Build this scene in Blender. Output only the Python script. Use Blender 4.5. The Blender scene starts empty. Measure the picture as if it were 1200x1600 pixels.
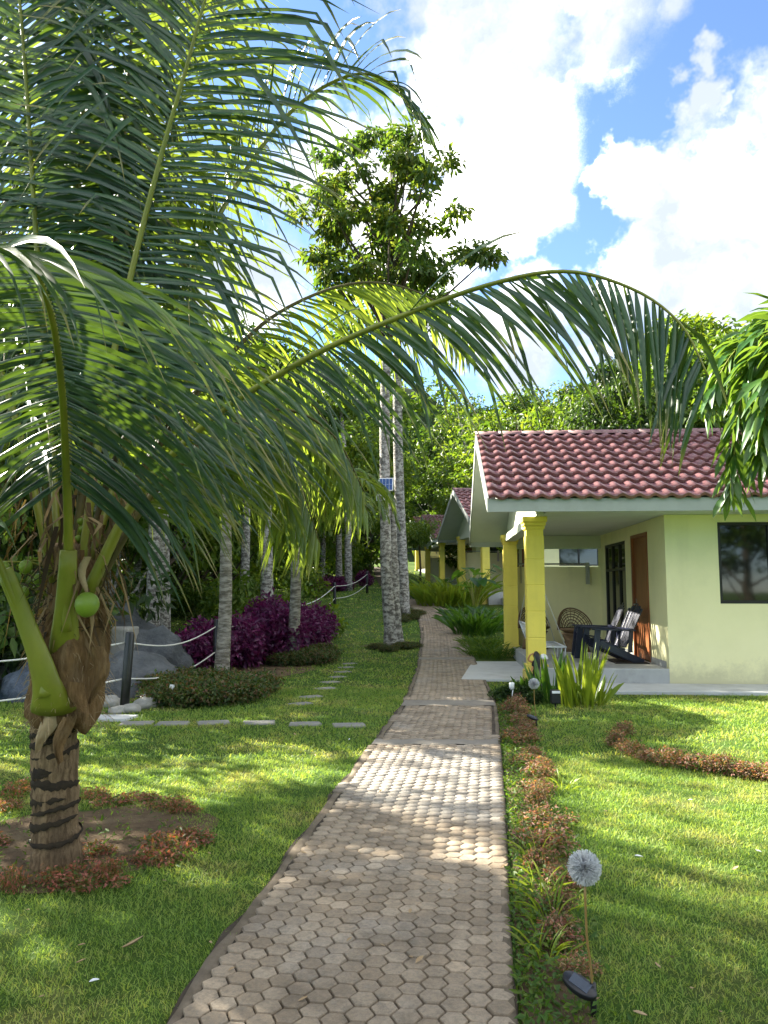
import bpy, math, random
import numpy as np
from mathutils import Vector, Matrix, noise as mnoise

rng = np.random.default_rng(7)
random.seed(7)
scene = bpy.context.scene
COL = scene.collection
R = math.radians

# ------------------------------------------------------------------ camera
EYE = 1.5
PITCH = math.atan(120 / 1200)
cam_data = bpy.data.cameras.new('camera')
cam_data.sensor_fit = 'VERTICAL'
cam_data.sensor_height = 24.0
cam_data.lens = 18.0
cam_data.clip_start = 0.05
cam_data.clip_end = 3000
cam = bpy.data.objects.new('camera', cam_data)
cam.location = (0, 0, EYE)
cam.rotation_euler = (math.pi / 2 + PITCH, 0, 0)
COL.objects.link(cam)
scene.camera = cam

# ------------------------------------------------------------------ light
SUN_AZ = R(-54)          # from +Y towards -X (ahead and to the left)
SUN_EL = R(33)
SKY_STRENGTH = 0.05
SUN_STRENGTH = 3.9
EXPOSURE = 3.0
scene.view_settings.view_transform = 'Standard'
scene.view_settings.look = 'None'
scene.view_settings.exposure = EXPOSURE
scene.view_settings.gamma = 1.0
scene.view_settings.use_curve_mapping = False
scene.render.engine = 'CYCLES'
scene.cycles.use_denoising = True
scene.cycles.max_bounces = 8
scene.cycles.transparent_max_bounces = 8

sun_vec = Vector((math.sin(SUN_AZ) * math.cos(SUN_EL), math.cos(SUN_AZ) * math.cos(SUN_EL), math.sin(SUN_EL)))
sd = bpy.data.lights.new('sun', 'SUN')
sd.energy = SUN_STRENGTH
sd.angle = R(0.55)
sd.color = (1.0, 0.93, 0.80)
so = bpy.data.objects.new('sun', sd)
so.rotation_euler = (-sun_vec).to_track_quat('-Z', 'Y').to_euler()
COL.objects.link(so)


def ray(px, py):
    a = (px - 600) / 1200
    b = (800 - py) / 1200
    return np.array([a, math.cos(PITCH) - b * math.sin(PITCH), math.sin(PITCH) + b * math.cos(PITCH)])


def P(px, py, Y):
    d = ray(px, py)
    return np.array([0, 0, EYE]) + d * (Y / d[1])


def build_world():
    w = bpy.data.worlds.new('World')
    scene.world = w
    w.use_nodes = True
    nt = w.node_tree
    nt.nodes.clear()
    N = nt.nodes.new
    out = N('ShaderNodeOutputWorld')
    bg = N('ShaderNodeBackground')
    bg.inputs['Strength'].default_value = SKY_STRENGTH
    sky = N('ShaderNodeTexSky')
    sky.sky_type = 'NISHITA'
    sky.sun_disc = False
    sky.sun_elevation = SUN_EL
    sky.sun_rotation = SUN_AZ
    sky.air_density = 1.0
    sky.dust_density = 0.6
    sky.ozone_density = 3.5
    sky.altitude = 2500
    tc = N('ShaderNodeTexCoord')
    L = nt.links.new

    def noise(scale, detail, rough, vec):
        n = N('ShaderNodeTexNoise')
        n.inputs['Scale'].default_value = scale
        n.inputs['Detail'].default_value = detail
        n.inputs['Roughness'].default_value = rough
        L(vec, n.inputs['Vector'])
        return n

    def math_(op, a, b=None, clamp=False):
        m = N('ShaderNodeMath')
        m.operation = op
        m.use_clamp = clamp
        for i, v in enumerate((a, b)):
            if v is None:
                continue
            if isinstance(v, (int, float)):
                m.inputs[i].default_value = v
            else:
                L(v, m.inputs[i])
        return m.outputs[0]
    gen = tc.outputs['Generated']
    nz = noise(4.5, 6, 0.6, gen)
    sub = N('ShaderNodeVectorMath'); sub.operation = 'SUBTRACT'
    L(nz.outputs['Color'], sub.inputs[0]); sub.inputs[1].default_value = (0.5, 0.5, 0.5)
    scl = N('ShaderNodeVectorMath'); scl.operation = 'SCALE'
    L(sub.outputs[0], scl.inputs[0]); scl.inputs['Scale'].default_value = 0.26
    add = N('ShaderNodeVectorMath'); add.operation = 'ADD'
    L(gen, add.inputs[0]); L(scl.outputs[0], add.inputs[1])
    # cumulus banks: each is a patch of sky round a direction
    banks = [(720, 70, 150), (760, 230, 140), (700, 330, 120), (830, 330, 70), (880, 40, 130), (650, 420, 120), (520, 300, 130),
             (1110, 330, 130), (1040, 390, 100), (1180, 400, 140), (1050, 270, 70), (1085, 190, 45), (1100, 470, 140), (950, 480, 110),
             (800, 520, 110), (330, 480, 160), (200, 250, 120), (1290, 250, 150), (980, 310, 50), (1000, 20, 60),
             (1110, 150, 34), (1135, 175, 20), (1210, 520, 120)]
    cent = []
    for px, py, r in banks:
        d = ray(px, py); d = d / np.linalg.norm(d)
        cent.append((d, r / 1200 * 1.02))
    rr = random.Random(3)
    for i in range(60):           # unseen cumulus round the rest of the sky, extra banks added for fill light
        az = R(40) + rr.random() * R(280)
        el = R(8) + rr.random() * R(62)
        cent.append((np.array([math.sin(az) * math.cos(el), math.cos(az) * math.cos(el), math.sin(el)]), 0.12 + 0.20 * rr.random()))
    mask = None
    for d, r in cent:
        dm = N('ShaderNodeVectorMath'); dm.operation = 'DISTANCE'
        L(add.outputs[0], dm.inputs[0]); dm.inputs[1].default_value = tuple(d)
        v = math_('SUBTRACT', 1.0, math_('DIVIDE', dm.outputs['Value'], r * 1.04))
        mask = v if mask is None else math_('MAXIMUM', mask, v)
    n2 = noise(9.0, 9, 0.62, gen)
    dens = math_('ADD', mask, math_('MULTIPLY', math_('SUBTRACT', n2.outputs['Fac'], 0.5), 1.7))
    mr = N('ShaderNodeMapRange'); mr.interpolation_type = 'SMOOTHSTEP'
    L(dens, mr.inputs['Value'])
    mr.inputs['From Min'].default_value = 0.08
    mr.inputs['From Max'].default_value = 0.60
    n3 = noise(5.0, 7, 0.6, add.outputs[0])
    cr = N('ShaderNodeValToRGB')
    e1_ = cr.color_ramp.elements.new(.50); e1_.color = (3.0, 3.2, 3.5, 1)
    e2_ = cr.color_ramp.elements.new(.57); e2_.color = (7, 6.9, 6.7, 1)
    cr.color_ramp.elements[0].position = 0.40
    cr.color_ramp.elements[0].color = (2.1, 2.35, 2.75, 1)
    cr.color_ramp.elements[3].position = 0.70
    cr.color_ramp.elements[3].color = (20, 19.4, 18.4, 1)
    L(n3.outputs['Fac'], cr.inputs['Fac'])
    mix = N('ShaderNodeMix'); mix.data_type = 'RGBA'
    L(mr.outputs[0], mix.inputs['Factor'])
    L(sky.outputs[0], mix.inputs['A'])
    L(cr.outputs[0], mix.inputs['B'])
    L(mix.outputs['Result'], bg.inputs['Color'])
    L(bg.outputs[0], out.inputs[0])


build_world()

# ------------------------------------------------------------------ terrain functions


def height(x, y):
    a = np.interp(y, [0, 15, 22, 28, 33, 50, 80, 200], [0, 0, .3, .8, 1.2, 2.4, 4.2, 9])
    b = np.interp(y, [0, 15, 22, 28, 31, 47, 62, 80, 200], [0, 0, .3, .8, 1.1, 1.5, 2.8, 4.2, 9])
    s = np.clip((x - 1) / 2, 0, 1)
    s = s * s * (3 - 2 * s)
    return a * (1 - s) + b * s


def hz(x, y):
    return float(height(np.float64(x), np.float64(y)))


def G(px, py):
    d = ray(px, py)
    t = np.linspace(1, 90, 9000)
    x, y, z = d[0] * t, d[1] * t, EYE + d[2] * t
    i = int(np.argmax(z < height(x, y)))
    return np.array([x[i], y[i], hz(x[i], y[i])])


_ky = np.arange(0, 75, 0.1)


def _sm(ys, xs):
    v = np.interp(_ky, ys, xs)
    k = np.ones(21) / 21
    vp = np.pad(v, 10, mode='edge')
    return np.convolve(vp, k, mode='valid')


_XL = _sm([0, 2.73, 4.1, 5.92, 10.25, 14.7, 21.4, 26.5, 30.5, 33.4, 38, 43.3, 52.3, 75], [-1.05, -.79, -.59, -.36, .25, .62, 1.02, 1.12, .75, .15, -.15, -.38, -.65, -1.2])
_XR = _sm([0, 2.73, 4.1, 5.92, 10.25, 14.7, 21.4, 26.5, 28.5, 31, 34, 38, 43, 52, 75], [.2, .43, .64, .90, 1.48, 1.80, 2.18, 2.35, 2.1, 1.7, 1.2, .95, .85, .6, .1])


def path_edges(y):
    return np.interp(y, _ky, _XL), np.interp(y, _ky, _XR)


# ------------------------------------------------------------------ object helpers
def link(o, parent=None):
    COL.objects.link(o)
    if parent is not None:
        o.parent = parent
    return o


def tag(o, label=None, cat=None, group=None, kind=None):
    if label:
        o['label'] = label
    if cat:
        o['category'] = cat
    if group:
        o['group'] = group
    if kind:
        o['kind'] = kind
    return o


def thing(name, label, cat, loc=(0, 0, 0), rotz=0, group=None):
    o = bpy.data.objects.new(name, None)
    o.empty_display_size = 0.1
    o.location = tuple(float(v) for v in loc)
    o.rotation_euler = (0, 0, rotz)
    link(o)
    return tag(o, label, cat, group)


def copy_tree(o, parent=None):
    c = o.copy()
    COL.objects.link(c)
    c.parent = parent
    for ch in list(o.children):
        copy_tree(ch, c)
    return c


class MB:
    """collects vertices and faces of one mesh"""

    def __init__(self):
        self.v = []
        self.f = []
        self.n = 0

    def add(self, V, F):
        V = np.asarray(V, dtype=np.float64).reshape(-1, 3)
        self.v.append(V)
        for f in F:
            self.f.append([i + self.n for i in f])
        self.n += len(V)
        return self

    def box(self, x0, x1, y0, y1, z0, z1):
        V = [(x0, y0, z0), (x1, y0, z0), (x1, y1, z0), (x0, y1, z0), (x0, y0, z1), (x1, y0, z1), (x1, y1, z1), (x0, y1, z1)]
        F = [(0, 3, 2, 1), (4, 5, 6, 7), (0, 1, 5, 4), (1, 2, 6, 5), (2, 3, 7, 6), (3, 0, 4, 7)]
        return self.add(V, F)

    def obox(self, c, half, M):
        c = np.asarray(c, float)
        V = []
        for sz in (-1, 1):
            for sx, sy in ((-1, -1), (1, -1), (1, 1), (-1, 1)):
                V.append(c + np.asarray(M @ Vector((sx * half[0], sy * half[1], sz * half[2]))))
        F = [(0, 3, 2, 1), (4, 5, 6, 7), (0, 1, 5, 4), (1, 2, 6, 5), (2, 3, 7, 6), (3, 0, 4, 7)]
        return self.add(V, F)

    def bar(self, a, b, w, t, up=(0, 0, 1)):
        a = np.asarray(a, float); b = np.asarray(b, float)
        d = b - a
        L = np.linalg.norm(d); d = d / L
        s = np.cross(d, np.asarray(up, float))
        if np.linalg.norm(s) < 1e-4:
            s = np.cross(d, np.array([1.0, 0, 0]))
        s /= np.linalg.norm(s)
        u = np.cross(s, d)
        V = []
        for p in (a, b):
            for i, j in ((-1, -1), (1, -1), (1, 1), (-1, 1)):
                V.append(p + s * i * w / 2 + u * j * t / 2)
        F = [(0, 3, 2, 1), (4, 5, 6, 7), (0, 1, 5, 4), (1, 2, 6, 5), (2, 3, 7, 6), (3, 0, 4, 7)]
        return self.add(V, F)

    def tube(self, pts, rad, seg=8, caps=True, squash=None):
        pts = np.asarray(pts, float)
        n = len(pts)
        rad = np.broadcast_to(np.asarray(rad, float), (n,))
        T = np.gradient(pts, axis=0)
        T /= np.linalg.norm(T, axis=1)[:, None] + 1e-9
        ref = np.array([0, 0, 1.0]) if abs(T[0][2]) < 0.9 else np.array([1.0, 0, 0])
        s = np.cross(T[0], ref); s /= np.linalg.norm(s)
        V = []
        for i in range(n):
            s = s - T[i] * np.dot(s, T[i]); s /= np.linalg.norm(s) + 1e-9
            u = np.cross(T[i], s)
            for k in range(seg):
                a = 2 * math.pi * k / seg
                q = s * math.cos(a) * rad[i] + u * math.sin(a) * rad[i] * (squash or 1)
                V.append(pts[i] + q)
        F = []
        for i in range(n - 1):
            for k in range(seg):
                k2 = (k + 1) % seg
                F.append((i * seg + k, i * seg + k2, (i + 1) * seg + k2, (i + 1) * seg + k))
        if caps:
            F.append(tuple(range(seg))[::-1])
            F.append(tuple((n - 1) * seg + k for k in range(seg)))
        return self.add(V, F)

    def lathe(self, prof, seg=16, c=(0, 0, 0)):
        V = []
        for r, z in prof:
            for k in range(seg):
                a = 2 * math.pi * k / seg
                V.append((c[0] + r * math.cos(a), c[1] + r * math.sin(a), c[2] + z))
        F = []
        n = len(prof)
        for i in range(n - 1):
            for k in range(seg):
                k2 = (k + 1) % seg
                F.append((i * seg + k, i * seg + k2, (i + 1) * seg + k2, (i + 1) * seg + k))
        F.append(tuple(range(seg))[::-1])
        F.append(tuple((n - 1) * seg + k for k in range(seg)))
        return self.add(V, F)

    def mesh(self, name, smooth=False):
        me = bpy.data.meshes.new(name)
        me.from_pydata(np.concatenate(self.v).tolist(), [], self.f)
        if smooth:
            me.polygons.foreach_set('use_smooth', [True] * len(me.polygons))
        me.update()
        return me

    def build(self, name, mat, parent=None, smooth=False, bevel=0):
        me = self.mesh(name, smooth)
        me.materials.append(mat)
        o = bpy.data.objects.new(name, me)
        link(o, parent)
        if bevel:
            m = o.modifiers.new('bevel', 'BEVEL')
            m.width = bevel
            m.segments = 2
            m.limit_method = 'ANGLE'
        return o


def nmesh(name, V, F, smooth=False):
    """fast mesh of one face size from arrays"""
    V = np.ascontiguousarray(V, dtype=np.float32)
    F = np.ascontiguousarray(F, dtype=np.int32)
    me = bpy.data.meshes.new(name)
    k = F.shape[1]
    me.vertices.add(len(V)); me.vertices.foreach_set('co', V.ravel())
    me.loops.add(F.size); me.loops.foreach_set('vertex_index', F.ravel())
    me.polygons.add(len(F))
    me.polygons.foreach_set('loop_start', np.arange(0, F.size, k, dtype=np.int32))
    me.polygons.foreach_set('loop_total', np.full(len(F), k, dtype=np.int32))
    if smooth:
        me.polygons.foreach_set('use_smooth', np.ones(len(F), dtype=bool))
    me.update(calc_edges=True)
    return me


def nobj(name, V, F, mat, parent=None, smooth=False):
    me = nmesh(name, V, F, smooth)
    me.materials.append(mat)
    return link(bpy.data.objects.new(name, me), parent)


def unit(v):
    v = np.asarray(v, float)
    return v / (np.linalg.norm(v, axis=-1, keepdims=True) + 1e-9)


def catmull(pts, n):
    pts = np.asarray(pts, float)
    p = np.vstack([2 * pts[0] - pts[1], pts, 2 * pts[-1] - pts[-2]])
    out = []
    m = len(pts) - 1
    for i in range(n):
        t = i / (n - 1) * m
        k = min(int(t), m - 1)
        u = t - k
        a, b, c, d = p[k], p[k + 1], p[k + 2], p[k + 3]
        out.append(0.5 * (2 * b + (c - a) * u + (2 * a - 5 * b + 4 * c - d) * u * u + (3 * b - a - 3 * c + d) * u ** 3))
    return np.array(out)


# ------------------------------------------------------------------ materials
def _nodes(name):
    m = bpy.data.materials.new(name)
    m.use_nodes = True
    nt = m.node_tree
    b = nt.nodes['Principled BSDF']
    return m, nt, b


def rgb(c):
    return (c[0], c[1], c[2], 1.0)


def surf(name, c1, c2=None, scale=6.0, rough=0.7, bump=0.0, bscale=40.0, spec=0.4, metallic=0.0, dirt=None, dscale=1.2, damt=0.5, detail=6, stretch=(1, 1, 1), bdist=0.02, rvar=0.0, con=.18, rnd=0.0, streak=0.0, splash=None):
    """general hard surface: two tones broken up by noise, an optional stain colour, fine relief"""
    m, nt, b = _nodes(name)
    N, L = nt.nodes.new, nt.links.new
    tc = N('ShaderNodeTexCoord')
    mp = N('ShaderNodeMapping')
    mp.inputs['Scale'].default_value = stretch
    L(tc.outputs['Object'], mp.inputs[0])
    if c2 is None:
        c2 = tuple(v * 0.8 for v in c1)
    n1 = N('ShaderNodeTexNoise')
    n1.inputs['Scale'].default_value = scale
    n1.inputs['Detail'].default_value = detail
    n1.inputs['Roughness'].default_value = 0.65
    L(mp.outputs[0], n1.inputs['Vector'])
    r = N('ShaderNodeValToRGB')
    r.color_ramp.elements[0].position = .5 - con
    r.color_ramp.elements[0].color = rgb(c2)
    r.color_ramp.elements[1].position = .5 + con
    r.color_ramp.elements[1].color = rgb(c1)
    L(n1.outputs['Fac'], r.inputs[0])
    out = r.outputs[0]
    if dirt is not None:
        n2 = N('ShaderNodeTexNoise')
        n2.inputs['Scale'].default_value = dscale
        n2.inputs['Detail'].default_value = 9
        n2.inputs['Roughness'].default_value = 0.7
        L(mp.outputs[0], n2.inputs['Vector'])
        mr = N('ShaderNodeMapRange')
        mr.inputs['From Min'].default_value = 0.5
        mr.inputs['From Max'].default_value = 0.72
        mr.inputs['To Max'].default_value = damt
        L(n2.outputs['Fac'], mr.inputs['Value'])
        mx = N('ShaderNodeMix'); mx.data_type = 'RGBA'
        L(mr.outputs[0], mx.inputs['Factor']); L(out, mx.inputs['A']); mx.inputs['B'].default_value = rgb(dirt)
        out = mx.outputs['Result']
    def mul(col, fac, lo, hi, fmin=0.0, fmax=1.0):
        mr_ = N('ShaderNodeMapRange')
        mr_.inputs['From Min'].default_value = fmin; mr_.inputs['From Max'].default_value = fmax
        mr_.inputs['To Min'].default_value = lo; mr_.inputs['To Max'].default_value = hi
        L(fac, mr_.inputs['Value'])
        vm_ = N('ShaderNodeVectorMath'); vm_.operation = 'SCALE'
        L(col, vm_.inputs[0]); L(mr_.outputs[0], vm_.inputs['Scale'])
        return vm_.outputs[0]
    if rnd:
        g_ = N('ShaderNodeNewGeometry'); oi_ = N('ShaderNodeObjectInfo')
        ad_ = N('ShaderNodeMath'); ad_.operation = 'ADD'
        L(g_.outputs['Random Per Island'], ad_.inputs[0]); L(oi_.outputs['Random'], ad_.inputs[1])
        fr_ = N('ShaderNodeMath'); fr_.operation = 'FRACT'; L(ad_.outputs[0], fr_.inputs[0])
        out = mul(out, fr_.outputs[0], 1 - rnd, 1 + rnd)
    if streak:
        ms_ = N('ShaderNodeMapping'); ms_.inputs['Scale'].default_value = (4, 4, .5)
        L(tc.outputs['Object'], ms_.inputs[0])
        ns_ = N('ShaderNodeTexNoise'); ns_.inputs['Scale'].default_value = 1.0; ns_.inputs['Detail'].default_value = 7
        L(ms_.outputs[0], ns_.inputs['Vector'])
        out = mul(out, ns_.outputs['Fac'], 1.0, 1 - streak, .5, .75)
    if splash is not None:
        sx_ = N('ShaderNodeSeparateXYZ'); L(tc.outputs['Object'], sx_.inputs[0])
        nn_ = N('ShaderNodeTexNoise'); nn_.inputs['Scale'].default_value = 3.5; nn_.inputs['Detail'].default_value = 9; nn_.inputs['Roughness'].default_value = .75
        L(tc.outputs['Object'], nn_.inputs['Vector'])
        a_ = N('ShaderNodeMath'); a_.operation = 'MULTIPLY_ADD'
        L(nn_.outputs['Fac'], a_.inputs[0]); a_.inputs[1].default_value = -.9; L(sx_.outputs['Z'], a_.inputs[2])
        m_ = N('ShaderNodeMapRange'); m_.inputs['From Min'].default_value = -.05; m_.inputs['From Max'].default_value = -.36; m_.inputs['To Min'].default_value = 0; m_.inputs['To Max'].default_value = .55
        L(a_.outputs[0], m_.inputs['Value'])
        x_ = N('ShaderNodeMix'); x_.data_type = 'RGBA'
        L(m_.outputs[0], x_.inputs['Factor']); L(out, x_.inputs['A']); x_.inputs['B'].default_value = rgb(splash)
        out = x_.outputs['Result']
    L(out, b.inputs['Base Color'])
    b.inputs['Roughness'].default_value = rough
    if rvar:
        mr2 = N('ShaderNodeMapRange')
        mr2.inputs['To Min'].default_value = rough - rvar
        mr2.inputs['To Max'].default_value = rough + rvar
        L(n1.outputs['Fac'], mr2.inputs['Value']); L(mr2.outputs[0], b.inputs['Roughness'])
    b.inputs['Specular IOR Level'].default_value = spec
    b.inputs['Metallic'].default_value = metallic
    if bump:
        n3 = N('ShaderNodeTexNoise')
        n3.inputs['Scale'].default_value = bscale
        n3.inputs['Detail'].default_value = 8
        n3.inputs['Roughness'].default_value = 0.7
        L(mp.outputs[0], n3.inputs['Vector'])
        bp = N('ShaderNodeBump')
        bp.inputs['Strength'].default_value = bump
        bp.inputs['Distance'].default_value = bdist
        L(n3.outputs['Fac'], bp.inputs['Height']); L(bp.outputs[0], b.inputs['Normal'])
    return m


def leaf(name, cols, trans=0.35, tcol=None, rough=0.5, spec=0.4, obj_random=False, patch=0.0, tip=False):
    """foliage: each leaf takes its own tone, light passes through it"""
    m, nt, b = _nodes(name)
    N, L = nt.nodes.new, nt.links.new
    geo = N('ShaderNodeNewGeometry')
    fac = geo.outputs['Random Per Island']
    if obj_random or patch:
        oi = N('ShaderNodeObjectInfo')
        ad = N('ShaderNodeMath'); ad.operation = 'ADD'
        L(fac, ad.inputs[0]); L(oi.outputs['Random'], ad.inputs[1])
        fr = N('ShaderNodeMath'); fr.operation = 'FRACT'
        L(ad.outputs[0], fr.inputs[0])
        fac = fr.outputs[0]
    if patch:
        tc = N('ShaderNodeTexCoord')
        n = N('ShaderNodeTexNoise'); n.inputs['Scale'].default_value = patch; n.inputs['Detail'].default_value = 3
        L(tc.outputs['Object'], n.inputs['Vector'])
        a2 = N('ShaderNodeMath'); a2.operation = 'MULTIPLY_ADD'
        L(fac, a2.inputs[0]); a2.inputs[1].default_value = 0.5
        s2 = N('ShaderNodeMapRange'); s2.inputs['From Min'].default_value = 0.3; s2.inputs['From Max'].default_value = 0.7; s2.inputs['To Max'].default_value = 0.5
        L(n.outputs['Fac'], s2.inputs['Value'])
        L(s2.outputs[0], a2.inputs[2])
        fac = a2.outputs[0]
    r = N('ShaderNodeValToRGB')
    els = r.color_ramp.elements
    while len(els) < len(cols):
        els.new(0.5)
    for i, c in enumerate(cols):
        els[i].position = i / max(1, len(cols) - 1)
        els[i].color = rgb(c)
    L(fac, r.inputs[0])
    leafcol = r.outputs[0]
    if tip:
        at = N('ShaderNodeAttribute'); at.attribute_name = 'tip'
        sm_ = N('ShaderNodeMath'); sm_.operation = 'MULTIPLY_ADD'
        L(fac, sm_.inputs[0]); sm_.inputs[1].default_value = .34; L(at.outputs['Fac'], sm_.inputs[2])
        mt_ = N('ShaderNodeMapRange'); mt_.inputs['From Min'].default_value = .99; mt_.inputs['From Max'].default_value = 1.22
        L(sm_.outputs[0], mt_.inputs['Value'])
        mm_ = N('ShaderNodeMix'); mm_.data_type = 'RGBA'
        L(mt_.outputs[0], mm_.inputs['Factor']); L(leafcol, mm_.inputs['A']); mm_.inputs['B'].default_value = (.27, .22, .07, 1)
        leafcol = mm_.outputs['Result']
    L(leafcol, b.inputs['Base Color'])
    b.inputs['Roughness'].default_value = rough
    b.inputs['Specular IOR Level'].default_value = spec
    tr = N('ShaderNodeBsdfTranslucent')
    if tcol is None:
        ml = N('ShaderNodeMix'); ml.data_type = 'RGBA'; ml.blend_type = 'MULTIPLY'
        ml.inputs['Factor'].default_value = 1.0
        L(r.outputs[0], ml.inputs['A']); ml.inputs['B'].default_value = (2.6, 2.3, 0.9, 1)
        L(ml.outputs['Result'], tr.inputs['Color'])
    else:
        tr.inputs['Color'].default_value = rgb(tcol)
    mx = N('ShaderNodeMixShader')
    mx.inputs[0].default_value = trans
    out = nt.nodes['Material Output']
    L(b.outputs[0], mx.inputs[1]); L(tr.outputs[0], mx.inputs[2]); L(mx.outputs[0], out.inputs['Surface'])
    return m


M = {}
M['wall'] = surf('lime_plaster', (.84, .80, .48), (.79, .755, .44), 1.1, .8, .25, 60, .25, dirt=(.64, .62, .36), dscale=.9, damt=.45, bdist=.004, streak=.07, splash=(.36, .34, .23))
M['cream'] = surf('cream_plaster', (.62, .66, .55), (.55, .60, .48), 1.3, .8, .2, 50, .25, dirt=(.42, .45, .36), dscale=1.3, damt=.4, bdist=.004)
M['soffit'] = surf('white_board', (.62, .66, .62), (.56, .60, .56), 1.5, .7, 0, 1, .3, dirt=(.42, .45, .40), dscale=1.8, damt=.3)
M['fascia'] = surf('fascia_paint', (.36, .39, .36), (.31, .34, .31), 2.0, .6, .1, 30, .4, dirt=(.25, .27, .22), dscale=2.4, damt=.5, bdist=.004)
M['yellow'] = surf('yellow_paint', (.84, .70, .12), (.79, .65, .105), 2.2, .55, .12, 40, .4, dirt=(.60, .49, .10), dscale=2.5, damt=.35, bdist=.003, streak=.12, splash=(.42, .33, .12))
M['tile'] = surf('glazed_roof_tile', (.205, .080, .080), (.140, .050, .050), 5, .27, .15, 30, .6, dirt=(.27, .20, .18), dscale=4.0, damt=.7, bdist=.004, rvar=.10, rnd=.22)
M['ridge'] = surf('ridge_cap', (.25, .12, .12), (.18, .08, .085), 5, .5, .2, 30, .4, dirt=(.28, .25, .22), dscale=2.5, damt=.6, bdist=.004)
M['concrete'] = surf('porch_concrete', (.40, .41, .40), (.31, .32, .32), 2.5, .6, .3, 50, .4, dirt=(.17, .165, .15), dscale=1.7, damt=.75, bdist=.004, streak=.2)
M['slab'] = surf('pale_concrete', (.52, .53, .52), (.42, .43, .42), 2.0, .75, .3, 60, .3, dirt=(.27, .26, .23), dscale=1.6, damt=.5, bdist=.005)
M['mortar'] = surf('path_mortar', (.075, .058, .042), (.035, .028, .021), 5, .9, .6, 60, .2, dirt=(.15, .125, .095), dscale=1.5, damt=.5, bdist=.008)
M['cement'] = surf('cement_band', (.25, .23, .195), (.18, .16, .13), 5, .85, .5, 70, .25, dirt=(.17, .14, .11), dscale=2.5, damt=.6, bdist=.006)
M['haunch'] = surf('edge_cement', (.20, .165, .12), (.12, .095, .066), 9, .9, .7, 50, .2, dirt=(.075, .06, .035), dscale=2.2, damt=.7, bdist=.01)
M['step'] = surf('stepping_stone_concrete', (.27, .265, .24), (.18, .175, .155), 6, .85, .5, 60, .25, dirt=(.17, .17, .11), dscale=4, damt=.6, bdist=.006)
M['wood'] = surf('varnished_timber', (.30, .105, .035), (.20, .062, .02), 2.2, .4, .15, 12, .5, stretch=(6, 6, .8), bdist=.003)
M['darkframe'] = surf('dark_window_frame', (.016, .013, .012), (.010, .009, .008), 6, .4)
M['navy'] = surf('navy_plastic', (.008, .012, .036), (.006, .009, .028), 8, .38, .05, 60, .5, dirt=(.03, .034, .045), dscale=5, damt=.25)
M['rattan'] = surf('woven_rattan', (.20, .13, .065), (.085, .05, .025), 60, .7, .6, 90, .3, bdist=.01)
M['white'] = surf('white_enamel', (.74, .76, .78), (.66, .68, .70), 9, .45, .05, 40, .4)
M['rope'] = surf('white_rope', (.66, .66, .62), (.50, .50, .46), 40, .85, .4, 200, .2, bdist=.003)
M['black'] = surf('black_plastic', (.013, .014, .017), (.010, .010, .012), 10, .4)
M['blackpaint'] = surf('black_post_paint', (.014, .014, .015), (.010, .010, .010), 10, .35, .2, 40, .5, dirt=(.05, .045, .04), dscale=6, damt=.5, bdist=.004)
M['mat'] = surf('rubber_mat', (.022, .022, .024), (.015, .015, .016), 30, .9, .6, 120, .2, bdist=.006)
M['steel'] = surf('dull_steel', (.42, .42, .41), (.33, .33, .32), 8, .4, .1, 30, .5, .8)
M['brass'] = surf('bronze_stem', (.30, .19, .06), (.24, .15, .045), 12, .45, 0, 1, .5, .3)
M['solar'] = surf('solar_cells', (.015, .07, .22), (.012, .055, .18), 12, .2, 0, 1, .6)
M['skin'] = surf('painted_tan', (.50, .25, .10), (.44, .21, .08), 9, .5)
M['rock'] = surf('grey_boulder', (.14, .148, .155), (.06, .066, .072), 3.2, .75, .9, 12, .35, dirt=(.03, .036, .045), dscale=1.3, damt=.75, bdist=.05)
M['rockpale'] = surf('pale_stone', (.38, .37, .34), (.25, .245, .22), 4, .8, .6, 18, .3, dirt=(.13, .135, .10), dscale=3, damt=.6, bdist=.03)
M['wetrock'] = surf('wet_blue_grey_rock', (.085, .115, .165), (.035, .05, .078), 2.4, .35, .8, 9, .5, dirt=(.16, .19, .23), dscale=1.1, damt=.5, bdist=.05)
M['soil'] = surf('bare_soil', (.16, .11, .065), (.085, .058, .034), 9, .95, 1.0, 35, .15, dirt=(.24, .19, .11), dscale=3, damt=.6, bdist=.03)
M['bark'] = surf('pale_mottled_bark', (.44, .43, .39), (.13, .12, .105), 9, .85, 1.0, 22, .2, dirt=(.035, .032, .028), dscale=7, damt=.95, stretch=(1, 1, 1.7), bdist=.04, con=.07)
M['barkdark'] = surf('dark_bark', (.10, .08, .055), (.05, .038, .026), 7, .9, .9, 18, .2, stretch=(1, 1, .35), bdist=.03)
M['barkgrey'] = surf('grey_palm_bark', (.33, .31, .27), (.14, .125, .10), 6, .9, 1.0, 14, .2, dirt=(.06, .06, .045), dscale=7, damt=.8, stretch=(1, 1, 4.0), bdist=.03, con=.09)
M['cocobark'] = surf('coconut_bark', (.30, .21, .12), (.12, .080, .045), 26, .9, 1.0, 34, .15, dirt=(.035, .026, .02), dscale=3.2, damt=.9, stretch=(1.6, 1.6, .35), bdist=.03, con=.10)
M['cocoring'] = surf('old_leaf_scar', (.022, .018, .015), (.045, .034, .022), 14, .9, .8, 40, .15, bdist=.01)
M['fibre'] = surf('brown_fibre_sheath', (.30, .185, .085), (.13, .075, .035), 22, .95, 1.2, 60, .1, dirt=(.36, .26, .15), dscale=5, damt=.7, stretch=(2.2, 2.2, .45), bdist=.02)
M['dryleaf'] = surf('dry_leaf', (.42, .33, .20), (.28, .19, .10), 12, .85, .3, 40, .2)
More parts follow.
